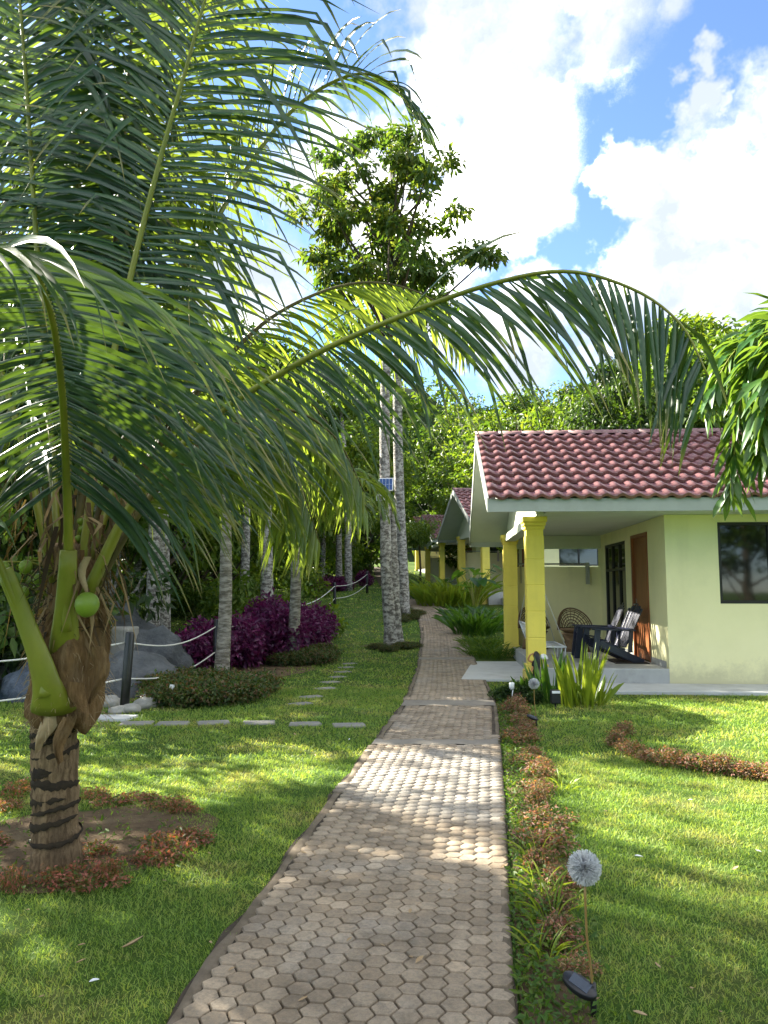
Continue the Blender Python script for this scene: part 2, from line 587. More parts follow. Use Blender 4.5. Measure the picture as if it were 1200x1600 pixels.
M['petiole'] = surf('frond_stalk', (.22, .23, .022), (.145, .175, .018), 3.0, .42, .15, 24, .45, dirt=(.12, .085, .02), dscale=5, damt=.4, stretch=(1, 1, .6), bdist=.005)
M['oldstalk'] = surf('old_frond_stalk', (.12, .105, .02), (.06, .05, .018), 5, .6, .3, 20, .3, dirt=(.07, .045, .02), dscale=6, damt=.7, bdist=.006)
M['nut'] = surf('green_coconut', (.19, .29, .028), (.13, .21, .02), 5, .4, .1, 20, .45)
M['palmleaf'] = leaf('palm_leaflet', [(.016, .050, .030), (.020, .062, .030), (.028, .078, .028), (.036, .092, .024)], .17, (.16, .27, .02), .38, .5, obj_random=True, tip=True)
M['palmleafback'] = leaf('palm_leaflet_yellowing', [(.030, .080, .022), (.045, .105, .022), (.075, .13, .022), (.13, .16, .03)], .40, (.30, .40, .03), .42, .45, tip=True)
M['foxleaf'] = leaf('foxtail_leaflet', [(.030, .095, .016), (.038, .11, .018), (.06, .135, .02)], .28, (.22, .36, .03), .36, .5, obj_random=True)
M['hero'] = leaf('evergreen_leaves', [(.022, .056, .014), (.032, .078, .016), (.050, .10, .018), (.075, .125, .022), (.10, .13, .026), (.16, .10, .04)], .38, None, .5, .35, patch=.22)
M['dark'] = leaf('dark_forest_leaves', [(.016, .036, .010), (.024, .055, .012), (.040, .080, .014)], .30, None, .5, .35)
M['mid'] = leaf('green_forest_leaves', [(.035, .08, .014), (.06, .115, .016), (.09, .14, .02)], .35, None, .5, .35)
M['lime'] = leaf('yellow_green_leaves', [(.055, .11, .014), (.085, .15, .018), (.13, .18, .024)], .36, None, .5, .35)
M['purple'] = leaf('purple_leaves', [(.034, .009, .034), (.065, .012, .056), (.10, .016, .075), (.15, .025, .095)], .30, (.26, .02, .13), .4, .4)
M['hedge'] = leaf('hedge_leaves', [(.025, .055, .014), (.045, .085, .018), (.08, .10, .03), (.14, .07, .045)], .3, None, .5, .35)
M['redshrub'] = leaf('reddish_shrub_leaves', [(.06, .10, .02), (.09, .11, .03), (.24, .08, .06), (.36, .14, .11), (.14, .10, .045), (.06, .09, .02)], .3, None, .5, .3)
M['brownshrub'] = leaf('brown_red_shrub_leaves', [(.06, .10, .025), (.12, .06, .040), (.22, .085, .065), (.32, .20, .15), (.09, .11, .035), (.05, .09, .02)], .3, None, .55, .3)
M['strapgreen'] = leaf('strap_leaves', [(.018, .060, .014), (.028, .085, .016), (.05, .12, .018)], .35, (.16, .32, .02), .35, .45)
M['straplime'] = leaf('lime_strap_leaves', [(.07, .15, .012), (.12, .20, .014), (.20, .24, .018)], .42, (.38, .46, .03), .38, .45)
M['weed'] = leaf('weed_leaves', [(.035, .085, .014), (.06, .125, .016), (.10, .15, .022)], .35, None, .5, .3)
M['branch'] = M['barkdark']
M['deadstrip'] = leaf('dead_strips', [(.035, .024, .014), (.10, .065, .032), (.20, .14, .075), (.30, .22, .12)], .2, None, .8, .2)


def lawn_material():
    m, nt, b = _nodes('lawn_ground')
    N, L = nt.nodes.new, nt.links.new
    tc = N('ShaderNodeTexCoord')

    def noise(s, d=6, r=.6):
        n = N('ShaderNodeTexNoise'); n.inputs['Scale'].default_value = s; n.inputs['Detail'].default_value = d
        n.inputs['Roughness'].default_value = r
        L(tc.outputs['Object'], n.inputs['Vector']); return n.outputs['Fac']

    def ramp(f, p0, c0, p1, c1):
        r = N('ShaderNodeValToRGB'); e = r.color_ramp.elements
        e[0].position = p0; e[0].color = rgb(c0); e[1].position = p1; e[1].color = rgb(c1)
        L(f, r.inputs[0]); return r.outputs[0]
    base = ramp(noise(45, 8, .75), .35, (.035, .075, .014), .7, (.085, .150, .024))
    dry = ramp(noise(1.3, 8, .65), .50, (0, 0, 0), .72, (1, 1, 1))
    mx = N('ShaderNodeMix'); mx.data_type = 'RGBA'
    L(dry, mx.inputs['Factor']); L(base, mx.inputs['A']); mx.inputs['B'].default_value = (.13, .13, .045, 1)
    L(mx.outputs['Result'], b.inputs['Base Color'])
    b.inputs['Roughness'].default_value = .95
    b.inputs['Specular IOR Level'].default_value = .1
    bp = N('ShaderNodeBump'); bp.inputs['Strength'].default_value = .8; bp.inputs['Distance'].default_value = .03
    L(noise(70, 6, .7), bp.inputs['Height']); L(bp.outputs[0], b.inputs['Normal'])
    return m


M['lawn'] = lawn_material()


def grass_material():
    m, nt, b = _nodes('grass_blades')
    N, L = nt.nodes.new, nt.links.new
    tc = N('ShaderNodeTexCoord')
    geo = N('ShaderNodeNewGeometry')
    n = N('ShaderNodeTexNoise'); n.inputs['Scale'].default_value = 1.3; n.inputs['Detail'].default_value = 8; n.inputs['Roughness'].default_value = .65
    L(tc.outputs['Object'], n.inputs['Vector'])
    ma = N('ShaderNodeMath'); ma.operation = 'MULTIPLY_ADD'
    L(geo.outputs['Random Per Island'], ma.inputs[0]); ma.inputs[1].default_value = .42
    mr = N('ShaderNodeMapRange'); mr.inputs['From Min'].default_value = .34; mr.inputs['From Max'].default_value = .72; mr.inputs['To Max'].default_value = .62
    L(n.outputs['Fac'], mr.inputs['Value']); L(mr.outputs[0], ma.inputs[2])
    r = N('ShaderNodeValToRGB'); e = r.color_ramp.elements
    cols = [(0, (.080, .165, .036)), (.28, (.145, .245, .048)), (.52, (.21, .295, .066)), (.76, (.31, .33, .105)), (1, (.44, .39, .21))]
    while len(e) < len(cols):
        e.new(.5)
    for i, (p, c) in enumerate(cols):
        e[i].position = p; e[i].color = rgb(c)
    L(ma.outputs[0], r.inputs[0])
    L(r.outputs[0], b.inputs['Base Color'])
    b.inputs['Roughness'].default_value = .55
    b.inputs['Specular IOR Level'].default_value = .25
    tr = N('ShaderNodeBsdfTranslucent')
    ml = N('ShaderNodeMix'); ml.data_type = 'RGBA'; ml.blend_type = 'MULTIPLY'; ml.inputs['Factor'].default_value = 1
    L(r.outputs[0], ml.inputs['A']); ml.inputs['B'].default_value = (2.2, 2.0, .9, 1)
    L(ml.outputs['Result'], tr.inputs['Color'])
    mx = N('ShaderNodeMixShader'); mx.inputs[0].default_value = .35
    L(b.outputs[0], mx.inputs[1]); L(tr.outputs[0], mx.inputs[2]); L(mx.outputs[0], nt.nodes['Material Output'].inputs['Surface'])
    return m


M['grass'] = grass_material()


def paver_material():
    m, nt, b = _nodes('hexagonal_paver')
    N, L = nt.nodes.new, nt.links.new
    geo = N('ShaderNodeNewGeometry'); oi = N('ShaderNodeObjectInfo')
    ad = N('ShaderNodeMath'); ad.operation = 'ADD'
    L(geo.outputs['Random Per Island'], ad.inputs[0]); L(oi.outputs['Random'], ad.inputs[1])
    fr = N('ShaderNodeMath'); fr.operation = 'FRACT'; L(ad.outputs[0], fr.inputs[0])
    r = N('ShaderNodeValToRGB'); e = r.color_ramp.elements
    e[0].color = (.27, .205, .135, 1); e[1].color = (.41, .33, .235, 1)
    L(fr.outputs[0], r.inputs[0])

    def noise(s, d, ro):
        n = N('ShaderNodeTexNoise'); n.inputs['Scale'].default_value = s; n.inputs['Detail'].default_value = d; n.inputs['Roughness'].default_value = ro
        L(geo.outputs['Position'], n.inputs['Vector']); return n.outputs['Fac']

    def mixin(a, f, lo, hi, amt, c):
        mr = N('ShaderNodeMapRange'); mr.inputs['From Min'].default_value = lo; mr.inputs['From Max'].default_value = hi; mr.inputs['To Max'].default_value = amt
        L(f, mr.inputs['Value'])
        mx = N('ShaderNodeMix'); mx.data_type = 'RGBA'
        L(mr.outputs[0], mx.inputs['Factor']); L(a, mx.inputs['A']); mx.inputs['B'].default_value = rgb(c)
        return mx.outputs['Result']
    c = mixin(r.outputs[0], noise(1.1, 6, .6), .52, .72, .7, (.36, .345, .315))     # cement bloom
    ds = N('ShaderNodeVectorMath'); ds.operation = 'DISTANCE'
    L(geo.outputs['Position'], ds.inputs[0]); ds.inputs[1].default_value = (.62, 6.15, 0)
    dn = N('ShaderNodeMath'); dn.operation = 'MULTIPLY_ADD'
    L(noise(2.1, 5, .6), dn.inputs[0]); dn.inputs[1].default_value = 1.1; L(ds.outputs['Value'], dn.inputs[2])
    c = mixin(c, dn.outputs[0], 1.75, 1.35, .6, (.33, .32, .295))                   # pale pool of sunlight painted into the paver colour
    c = mixin(c, noise(2.3, 8, .7), .48, .70, .75, (.115, .085, .055))               # brown soil stain
    c = mixin(c, noise(14, 9, .8), .50, .68, .6, (.105, .085, .062))               # smudges
    c = mixin(c, noise(7, 9, .75), .58, .72, .5, (.36, .33, .27))                  # dried mortar
    c = mixin(c, noise(55, 6, .8), .42, .70, .6, (.10, .09, .07))                  # fine grit
    c = mixin(c, noise(130, 4, .8), .60, .74, .6, (.42, .40, .35))                 # pale sand grains
    L(c, b.inputs['Base Color'])
    mr = N('ShaderNodeMapRange'); mr.inputs['To Min'].default_value = .55; mr.inputs['To Max'].default_value = .9
    L(noise(1.7, 5, .6), mr.inputs['Value']); L(mr.outputs[0], b.inputs['Roughness'])
    b.inputs['Specular IOR Level'].default_value = .35
    bp = N('ShaderNodeBump'); bp.inputs['Strength'].default_value = .8; bp.inputs['Distance'].default_value = .007
    L(noise(60, 9, .8), bp.inputs['Height']); L(bp.outputs[0], b.inputs['Normal'])
    return m


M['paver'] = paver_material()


def glass_material(name, col, rough=.04):
    m, nt, b = _nodes(name)
    N, L = nt.nodes.new, nt.links.new
    b.inputs['Base Color'].default_value = rgb(col)
    b.inputs['Roughness'].default_value = rough
    b.inputs['Specular IOR Level'].default_value = .6
    tc = N('ShaderNodeTexCoord'); n = N('ShaderNodeTexNoise'); n.inputs['Scale'].default_value = 1.5
    L(tc.outputs['Object'], n.inputs['Vector'])
    bp = N('ShaderNodeBump'); bp.inputs['Strength'].default_value = .05; bp.inputs['Distance'].default_value = .02
    L(n.outputs['Fac'], bp.inputs['Height']); L(bp.outputs[0], b.inputs['Normal'])
    return m


M['glass'] = glass_material('tinted_glass', (.008, .010, .009))
M['water'] = glass_material('pond_water', (.012, .028, .040), .06)

# ================================================================== GROUND
def sheet(name, xs, ys, zoff, mat, parent=None):
    X, Y = np.meshgrid(xs, ys)
    Z = height(X, Y) + zoff
    V = np.stack([X, Y, Z], -1).reshape(-1, 3)
    nx = len(xs)
    i = np.arange(len(ys) - 1)[:, None] * nx + np.arange(nx - 1)[None, :]
    F = np.stack([i, i + 1, i + 1 + nx, i + nx], -1).reshape(-1, 4)
    return nobj(name, V, F, mat, parent, True)


gx = np.unique(np.concatenate([np.linspace(-800, -60, 12), np.arange(-60, -12, 4.0), np.arange(-12, 14, .25), np.arange(14, 60, 4.0), np.linspace(60, 800, 12)]))
gy = np.unique(np.concatenate([np.linspace(-400, -10, 8), np.arange(-10, 12, 1.0), np.arange(12, 80, .5), np.arange(80, 210, 10), np.linspace(210, 1500, 10)]))
lawn = tag(sheet('lawn', gx, gy, 0, M['lawn']), kind='structure')

# ------------------------------------------------------------------ path
ys = np.arange(-1.0, 66, .25)
V = []
NX = 8
for y in ys:
    xl, xr = path_edges(max(y, 0))
    wob = .018 * math.sin(y * 5.1) + .012 * math.sin(y * 13.7 + 1)
    for k in range(NX):
        x = xl + wob + (xr - xl - wob + .012 * math.sin(y * 9.1)) * k / (NX - 1)
        V.append((x, y, hz(x, y) + .016))
i = np.arange(len(ys) - 1)[:, None] * NX + np.arange(NX - 1)[None, :]
F = np.stack([i, i + 1, i + 1 + NX, i + NX], -1).reshape(-1, 4)
path = tag(nobj('garden_path', np.array(V), F, M['mortar'], None, True), kind='structure')
# raised rim so that the path has an edge above the turf
rim = MB()
for side in (0, 1):
    for a in range(len(ys) - 1):
        q = []
        for yy in (ys[a], ys[a + 1]):
            k = 0 if side == 0 else NX - 1
            v = np.array(V[(a if yy == ys[a] else a + 1) * NX + k])
            q.append(v)
        n = -1 if side == 0 else 1
        lo = [q[0] + (n * .012, 0, -.06), q[1] + (n * .012, 0, -.06)]
        rim.add([q[0], q[1], lo[1], lo[0]], [(0, 1, 2, 3) if side == 1 else (3, 2, 1, 0)])
rim.build('path_edge', M['mortar'], path)

# hexagonal pavers
HS = .0545
me_hex = MB()
hv = []
for r, z in ((.885, .013), (.925, .009), (.935, -.012)):
    for k in range(6):
        a = math.pi / 3 * k
        hv.append((HS * r * math.cos(a), HS * r * math.sin(a), z))
hf = [tuple(range(6))]
for b_ in (0, 6):
    for k in range(6):
        k2 = (k + 1) % 6
        hf.append((b_ + k, b_ + 6 + k, b_ + 6 + k2, b_ + k2))
me_hex.add(hv, hf)
hexmesh = me_hex.mesh('paver')
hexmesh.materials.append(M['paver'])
rot = R(-7)
spots = []
for i in range(-60, 60):
    for j in range(-20, 400):
        a = i * 1.5 * HS
        b = j * math.sqrt(3) * HS + (i % 2) * math.sqrt(3) / 2 * HS
        x = a * math.cos(rot) - b * math.sin(rot)
        y = 2.2 + a * math.sin(rot) + b * math.cos(rot)
        if y < 1.4 or y > 34:
            continue
        # the courses follow the bend of the path a little
        xl, xr = path_edges(y)
        x = x + (xl + xr) / 2 - (-.16 + .12 * (y - 2.7)) * 1.0 - .32
        if x < xl + .052 + .012 * math.sin(y * 4) or x > xr - .048:
            continue
        if 9.95 < y < 10.4 or 7.5 < y < 7.72 or 15.9 < y < 16.2:
            continue
        spots.append((x, y))
spots.sort(key=lambda s: (s[1] < 2.45, s[1]))
for k, (x, y) in enumerate(spots[:300]):
    o = bpy.data.objects.new('paver', hexmesh)
    o.location = (x, y, hz(x, y) + .018 + random.uniform(-.0045, .002))
    o.scale = (random.uniform(.965, 1.03), random.uniform(.965, 1.03), 1)
    o.rotation_euler = (random.uniform(-.04, .04), random.uniform(-.04, .04), rot + random.choice(range(6)) * math.pi / 3 + random.uniform(-.02, .02))
    link(o, path)
rest = np.array(spots[300:])
hv_ = np.array(hv)
ca, sa = math.cos(rot), math.sin(rot)
hr = np.stack([hv_[:, 0] * ca - hv_[:, 1] * sa, hv_[:, 0] * sa + hv_[:, 1] * ca, hv_[:, 2]], -1)
zz = height(rest[:, 0], rest[:, 1]) + .018 + rng.uniform(-.004, .002, len(rest))
VV = hr[None] + np.stack([rest[:, 0], rest[:, 1], zz], -1)[:, None, :]
tops = [(0, 1, 2, 3), (0, 3, 4, 5)]
quads = np.array(tops + hf[1:])
FF = (quads[None] + (np.arange(len(rest)) * 18)[:, None, None]).reshape(-1, 4)
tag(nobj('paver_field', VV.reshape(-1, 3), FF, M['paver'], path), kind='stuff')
# cement haunching along both edges
for side in (0, 1):
    sv_ = []
    yy_ = np.arange(1.2, 36, .12)
    for q, y in enumerate(yy_):
        xl, xr = path_edges(y)
        j1, j2 = .010 * mnoise.noise(Vector((y * 3.1, side * 7, 0))), .022 * mnoise.noise(Vector((y * 2.3, side * 9, 4)))
        if side == 0:
            a_, b_ = xl + .004 + j2 * 1.6, xl + .060 + j1 * 2.5
        else:
            a_, b_ = xr - .042 + j1, xr + .004 + j1
        top_ = (.0275 if side else .0215) + .003 * mnoise.noise(Vector((y * 5, side, 1)))
        for x, z in ((a_ - (.0 if side else .006), -.03 if side == 0 else top_ - .002), (a_ + .008, top_), (b_ - .008, top_ - (.004 if side == 0 else 0)), (b_ + (.006 if side else 0), top_ - .006 if side == 0 else -.03)):
            sv_.append((x, y, hz(x, y) + z))
    i = np.arange(len(yy_) - 1)[:, None] * 4 + np.arange(3)[None, :]
    nobj('edge_haunch', np.array(sv_), np.stack([i, i + 1, i + 5, i + 4], -1).reshape(-1, 4), M['haunch'], path, True)
# smooth cement bands across the path
for y0, y1 in ((9.95, 10.4), (7.5, 7.72), (15.9, 16.2)):
    b_ = MB()
    n = 10
    pts = []
    for yy in (y0 - .02, y1 + .02):
        xl, xr = path_edges(yy)
        for k in range(n):
            x = xl + .02 + (xr - xl - .04) * k / (n - 1)
            pts.append((x, yy + .03 * math.sin(k * 2.1 + y0), hz(x, yy) + .0295))
    b_.add(pts, [(k, k + 1, n + k + 1, n + k) for k in range(n - 1)])
    b_.build('cement_band', M['cement'], path)

# ------------------------------------------------------------------ soil beds


def blob_sheet(name, cx, cy, rx, ry, mat, seed, zoff=.006):
    rnd = random.Random(seed)
    ph = [rnd.random() * 6.28 for _ in range(4)]
    n = 40
    pts = [(cx, cy, hz(cx, cy) + zoff + .01)]
    for ring, q in ((0, .5), (1, 1.0)):
        for k in range(n):
            a = 2 * math.pi * k / n
            w = 1 + .10 * math.sin(2 * a + ph[0]) + .07 * math.sin(3 * a + ph[1]) + .05 * math.sin(7 * a + ph[2])
            x, y = cx + rx * q * w * math.cos(a), cy + ry * q * w * math.sin(a)
            pts.append((x, y, hz(x, y) + zoff + (.008 if ring == 0 else 0)))
    F = [(0, 1 + k, 1 + (k + 1) % n) for k in range(n)]
    F += [(1 + k, 1 + n + k, 1 + n + (k + 1) % n, 1 + (k + 1) % n) for k in range(n)]
    return tag(MB().add(pts, F).build(name, mat, None, True), kind='structure')


blob_sheet('soil_bed', -1.85, 4.75, .74, .80, M['soil'], 1)
blob_sheet('soil_bed', -3.3, 13.9, 1.9, 3.0, M['soil'], 2)
blob_sheet('soil_bed', .35, 18.5, .8, .5, M['soil'], 3)
# strip of soil and weeds beside the path
sv = []
ys2 = np.arange(1.5, 11.4, .2)
for y in ys2:
    xr = path_edges(y)[1]
    for k in range(3):
        x = xr + .02 + .26 * k / 2 * (1 + .3 * math.sin(y * 3.3))
        sv.append((x, y, hz(x, y) + .006))
i = np.arange(len(ys2) - 1)[:, None] * 3 + np.arange(2)[None, :]
tag(nobj('soil_border', np.array(sv), np.stack([i, i + 1, i + 4, i + 3], -1).reshape(-1, 4), M['soil'], None, True), kind='structure')

# ------------------------------------------------------------------ stepping stones
me_step = []
for sgl in range(3):
    rnd = random.Random(sgl)
    b_ = MB()
    pts = []
    base = [(-.17, -.11), (0, -.115), (.17, -.11), (.172, 0), (.17, .11), (0, .113), (-.17, .11), (-.168, 0)]
    pl = [(x + rnd.uniform(-.012, .012), y + rnd.uniform(-.012, .012)) for x, y in base]
    for s, z in ((.94, .028), (1.0, .018), (1.0, -.05)):
        pts += [(x * s, y * s, z) for x, y in pl]
    f = [tuple(range(8))] + [(r0 + k, r0 + 8 + k, r0 + 8 + (k + 1) % 8, r0 + (k + 1) % 8) for r0 in (0, 8) for k in range(8)]
    b_.add(pts, f)
    m_ = b_.mesh('stepping_stone'); m_.materials.append(M['step']); me_step.append(m_)
row1 = [(545, 1134, 1), (477, 1132, 1), (404, 1130, 1), (333, 1130, 1), (270, 1131, 1), (212, 1131, 1)]
row2 = [(470, 1100, .8), (486, 1089, .9), (508, 1076, .9), (516, 1066, .8), (527, 1058, .8), (535, 1050, .8), (541, 1043, .8), (546, 1037, .8)]
for k, (px, py, s) in enumerate(row1 + row2):
    p = G(px, py)
    o = bpy.data.objects.new('stepping_stone', me_step[k % 3])
    o.location = tuple(p)
    o.scale = (1.05 * s, 1.05 * s, 1)
    o.location.z -= .014 if k < 6 else .019
    o.rotation_euler = (0, 0, R(8) + random.uniform(-.1, .1) + (0 if k < 6 else .5))
    link(o)
    if k < 6:
        tag(o, 'grey rectangular stepping slab in the row crossing the lawn towards the boulders', 'stepping stone', 'slabs in the row to the boulders')
    else:
        tag(o, 'sunken grey stepping stone in the line running up the lawn past the hedge', 'stepping stone', 'stones in the line up the lawn')

# ================================================================== HOUSES
RIDGE = 4.40
PIT = .5
NEAR_E, FAR_E = -3.2, 3.45
TW, TG = .235, .36
LU = 7.9
CANG = math.atan(PIT)


def tile_mesh():
    b_ = MB()
    n = 9
    top = []
    for row in range(2):
        for k in range(n):
            t = k / (n - 1)
            z = .030 * math.cos(2 * math.pi * (t - .28)) * (1 if math.cos(2 * math.pi * (t - .28)) > 0 else .55)
            top.append((t * (TW + .012), row * (TG + .05), z + .074 - row * .058))
    front = [(x, y - .002, z - .045) for x, y, z in top[:n]]
    F = [(k, k + 1, n + k + 1, n + k) for k in range(n - 1)]
    F += [(2 * n + k, 2 * n + k + 1, k + 1, k) for k in range(n - 1)]
    b_.add(top + front, F)
    return b_


TILE = tile_mesh()
tile_me = TILE.mesh('tile', True)
tile_me.materials.append(M['tile'])
tile_me.polygons.foreach_set('use_smooth', [True] * 8 + [False] * 8)
TV = np.concatenate(TILE.v)
TF = np.array(TILE.f)


def tile_matrix(u, row, near):
    if near:
        s = row * TG * math.cos(CANG)
        loc = Vector((u, NEAR_E - .05 + s, RIDGE - PIT * (3.25) + row * TG * math.sin(CANG) + .03))
        return Matrix.Translation(loc) @ Matrix.Rotation(CANG, 4, 'X')
    s = row * TG * math.cos(CANG)
    loc = Vector((u + TW, FAR_E + .05 - s, RIDGE - PIT * (FAR_E + .05) + row * TG * math.sin(CANG) + .03))
    return Matrix.Translation(loc) @ Matrix.Rotation(math.pi, 4, 'Z') @ Matrix.Rotation(CANG, 4, 'X')


def house(loc, yaw, label, ncols_single, first):
    t = thing('bungalow', label, 'house', loc, yaw, 'lime green bungalows with maroon roofs along the path')
    UC = .80           # column line
    UW = 2.79          # door wall
    VF, VB = -2.37, 2.55
    UR = 7.4
    PZ = .27
    CE = 2.66
    # --- walls
    w = MB()
    w0, w1, wz0, wz1 = 3.60, 5.20, 1.27, 2.54
    w.box(UW, w0, VF, VF + .14, -.3, CE); w.box(w1, UR, VF, VF + .14, -.3, CE)
    w.box(w0, w1, VF, VF + .14, -.3, wz0); w.box(w0, w1, VF, VF + .14, wz1, CE)
    w.build('wall', M['wall'], t)
    d0, d1, dz1 = -1.36, -.26, 2.47
    n0, n1, nz0, nz1 = .22, 2.05, .47, 2.42
    w = MB()
    a, b = UW, UW + .14
    w.box(a, b, VF + .14, d0, -.3, CE); w.box(a, b, d0, d1, dz1, CE); w.box(a, b, d1, n0, -.3, CE)
    w.box(a, b, n0, n1, -.3, nz0); w.box(a, b, n0, n1, nz1, CE); w.box(a, b, n1, VB, -.3, CE)
    w.build('wall', M['wall'], t)
    w = MB()
    w.box(UW, UR, VB, VB + .14, -.3, CE); w.box(UR - .14, UR, VF + .14, VB, -.3, CE)
    w.box(UW + .14, UR - .14, VF + .14, VB, CE - .06, CE - .002)
    w.build('wall', M['wall'], t)
    # low privacy wall and beam behind the porch
    w = MB(); w.box(UC + .12, UW, VB - .12, VB, -.3, 1.98); w.build('low_wall', M['wall'], t)
    w = MB(); w.box(UC - .12, UW, VB - .16, VB + .06, 2.38, CE); w.build('beam', M['cream'], t)
    w = MB(); w.box(UC - .11, UC + .11, VF + .30, VB - .162, 2.52, CE + .003); w.build('beam', M['cream'], t)
    # plinth line of darker paint at the foot of the door wall
    w = MB(); w.box(UW - .006, UW + .05, VF + .142, d0 - .002, PZ, PZ + .10); w.box(UW - .006, UW + .05, d1 + .002, VB - .122, PZ, PZ + .10)
    w.build('skirting', M['concrete'], t)
    # --- gables
    for u in (UC, UR - .12):
        w = MB()
        tri = [(VF - .2, CE), (VB + .3, CE), (0, RIDGE - .10)]
        zl = RIDGE - .10 - PIT * (0 - (VF - .2)); zr = RIDGE - .10 - PIT * (VB + .3)
        tri = [(VF - .2, CE), (VB + .3, CE), (VB + .3, max(zr, CE + .001)), (0, RIDGE - .10), (VF - .2, max(zl, CE + .001))]
        V = [(u, v, z) for v, z in tri] + [(u + .1, v, z) for v, z in tri]
        n = 5
        w.add(V, [tuple(range(n))[::-1], tuple(range(n, 2 * n))] + [(k, (k + 1) % n, n + (k + 1) % n, n + k) for k in range(n)])
        w.build('gable', M['cream'], t)
    # --- ceiling / soffit
    w = MB(); w.box(UC + .1, UR + .3, NEAR_E + .03, FAR_E - .06, CE + .004, CE + .03); w.build('ceiling', M['soffit'], t)
    # --- roof
    w = MB()
    for ve, sgn in ((NEAR_E, -1), (FAR_E, 1)):
        ze = RIDGE - PIT * abs(ve)
        V = [(0, 0, RIDGE), (LU, 0, RIDGE), (LU, ve, ze), (0, ve, ze)]
        V2 = [(x, y, z - .09) for x, y, z in V]
        w.add(V + V2, [(0, 1, 2, 3), (7, 6, 5, 4), (0, 3, 7, 4), (1, 5, 6, 2), (3, 2, 6, 7)])
    roof = w.build('roof', M['soffit'], t)
    fz = RIDGE - PIT * abs(NEAR_E)
    w = MB(); w.box(-.02, LU, NEAR_E - .025, NEAR_E + .005, fz - .16, fz + .035); w.build('fascia', M['fascia'], roof)
    fz2 = RIDGE - PIT * abs(FAR_E)
    w = MB(); w.box(-.02, LU, FAR_E - .005, FAR_E + .025, fz2 - .20, fz2 + .02); w.build('fascia', M['fascia'], roof)
    for ve in (NEAR_E, FAR_E):
        w = MB()
        ze = RIDGE - PIT * abs(ve)
        for u in (-.028, LU):
            w = MB()
            V = []
            for uu in (u, u + .026):
                V += [(uu, 0, RIDGE + .05), (uu, ve, ze + .05), (uu, ve, ze - .16), (uu, 0, RIDGE - .16)]
            w.add(V, [(0, 1, 2, 3), (7, 6, 5, 4), (0, 4, 5, 1), (1, 5, 6, 2), (2, 6, 7, 3), (3, 7, 4, 0)])
            w.build('barge_board', M['fascia'], roof)
    # tiles
    nc = int(LU / TW)
    nr = 10
    single = 0
    joined = []
    for c in range(nc):
        for r in range(nr):
            mt = tile_matrix(c * TW, r, True)
            if c < ncols_single:
                o = bpy.data.objects.new('tile', tile_me)
                o.matrix_local = mt @ Matrix.Translation((random.uniform(-.004, .004), random.uniform(-.008, .008), random.uniform(0, .004))) @ Matrix.Rotation(random.uniform(-.012, .012), 4, 'Z')
                link(o, roof); single += 1
            else:
                joined.append(np.array(mt))
    for c in range(nc):
        for r in range(nr + 1):
            joined.append(np.array(tile_matrix(c * TW, r, False)))
    J = np.array(joined)
    VV = np.einsum('nij,kj->nki', J[:, :3, :3], TV) + J[:, None, :3, 3]
    FF = (TF[None] + (np.arange(len(J)) * len(TV))[:, None, None]).reshape(-1, 4)
    tag(nobj('tile_field', VV.reshape(-1, 3), FF, M['tile'], roof), kind='stuff')
    # ridge caps
    cap = []
    for k in range(7):
        a = math.pi * k / 6
        cap.append((math.cos(a) * .11, math.sin(a) * .085))
    capb = MB()
    V = [(0, y * 1.05, z * 1.08) for y, z in cap] + [(.45, y, z) for y, z in cap]
    V += [(0, y * .85, z * .8) for y, z in cap]
    capb.add(V, [(k, k + 1, 8 + k, 7 + k) for k in range(6)] + [(14 + k, 15 + k, k + 1, k) for k in range(6)])
    cm = capb.mesh('ridge_tile', True); cm.materials.append(M['ridge'])
    for k in range(18):
        o = bpy.data.objects.new('ridge_tile', cm)
        o.location = (-.03 + k * .44, 0, RIDGE + .035 + .003 * (k % 2))
        link(o, roof)
    # --- platform and aprons
    w = MB(); w.box(UC + .02, UW + .002, VF - .002, VB - .125, -.3, PZ); w.build('porch_floor', M['concrete'], t, bevel=.012)
    w = MB(); w.box(UC + .5, UR + .3, VF - .95, VF - .01, -.25, .05); w.build('apron', M['slab'], t, bevel=.01)
    if first:
        w = MB(); w.add([(-.40, -1.9, .035), (UC + .015, -1.9, .035), (UC + .015, 2.15, .035), (.02, 2.15, .035)] + [(-.40, -1.9, -.2), (UC + .015, -1.9, -.2), (UC + .015, 2.15, -.2), (.02, 2.15, -.2)],
                        [(0, 1, 2, 3), (0, 4, 5, 1), (1, 5, 6, 2), (2, 6, 7, 3), (3, 7, 4, 0)])
        w.build('entry_slab', M['slab'], t)
    # --- columns (stand on the ground at the porch edge)
    for v in (-2.02, 2.20):
        c = MB()
        hw = .145
        c.box(UC - hw - .055, UC + hw + .055, v - hw - .055, v + hw + .055, -.3, .20)
        c.box(UC - hw - .03, UC + hw + .03, v - hw - .03, v + hw + .03, .20, .30)
        c.box(UC - hw + .008, UC + hw - .008, v - hw + .008, v + hw - .008, .30, CE - .08)
        z = .30
        while z < CE - .40:
            z2 = min(z + .42, CE - .30)
            c.box(UC - hw, UC + hw, v - hw, v + hw, z + .006, z2 - .006)
            z += .42
        c.box(UC - hw - .012, UC + hw + .012, v - hw - .012, v + hw + .012, CE - .20, CE - .15)
        c.box(UC - hw - .03, UC + hw + .03, v - hw - .03, v + hw + .03, CE - .145, CE - .09)
        c.box(UC - hw - .05, UC + hw + .05, v - hw - .05, v + hw + .05, CE - .085, CE + .002)
        c.build('column', M['yellow'], t, bevel=.006)
    # --- door
    dr = MB()
    u = UW + .03
    dr.box(u, u + .04, d0 + .06, d1 - .06, PZ + .012, dz1 - .06)
    door = dr.build('door', M['wood'], t)
    fr = MB()
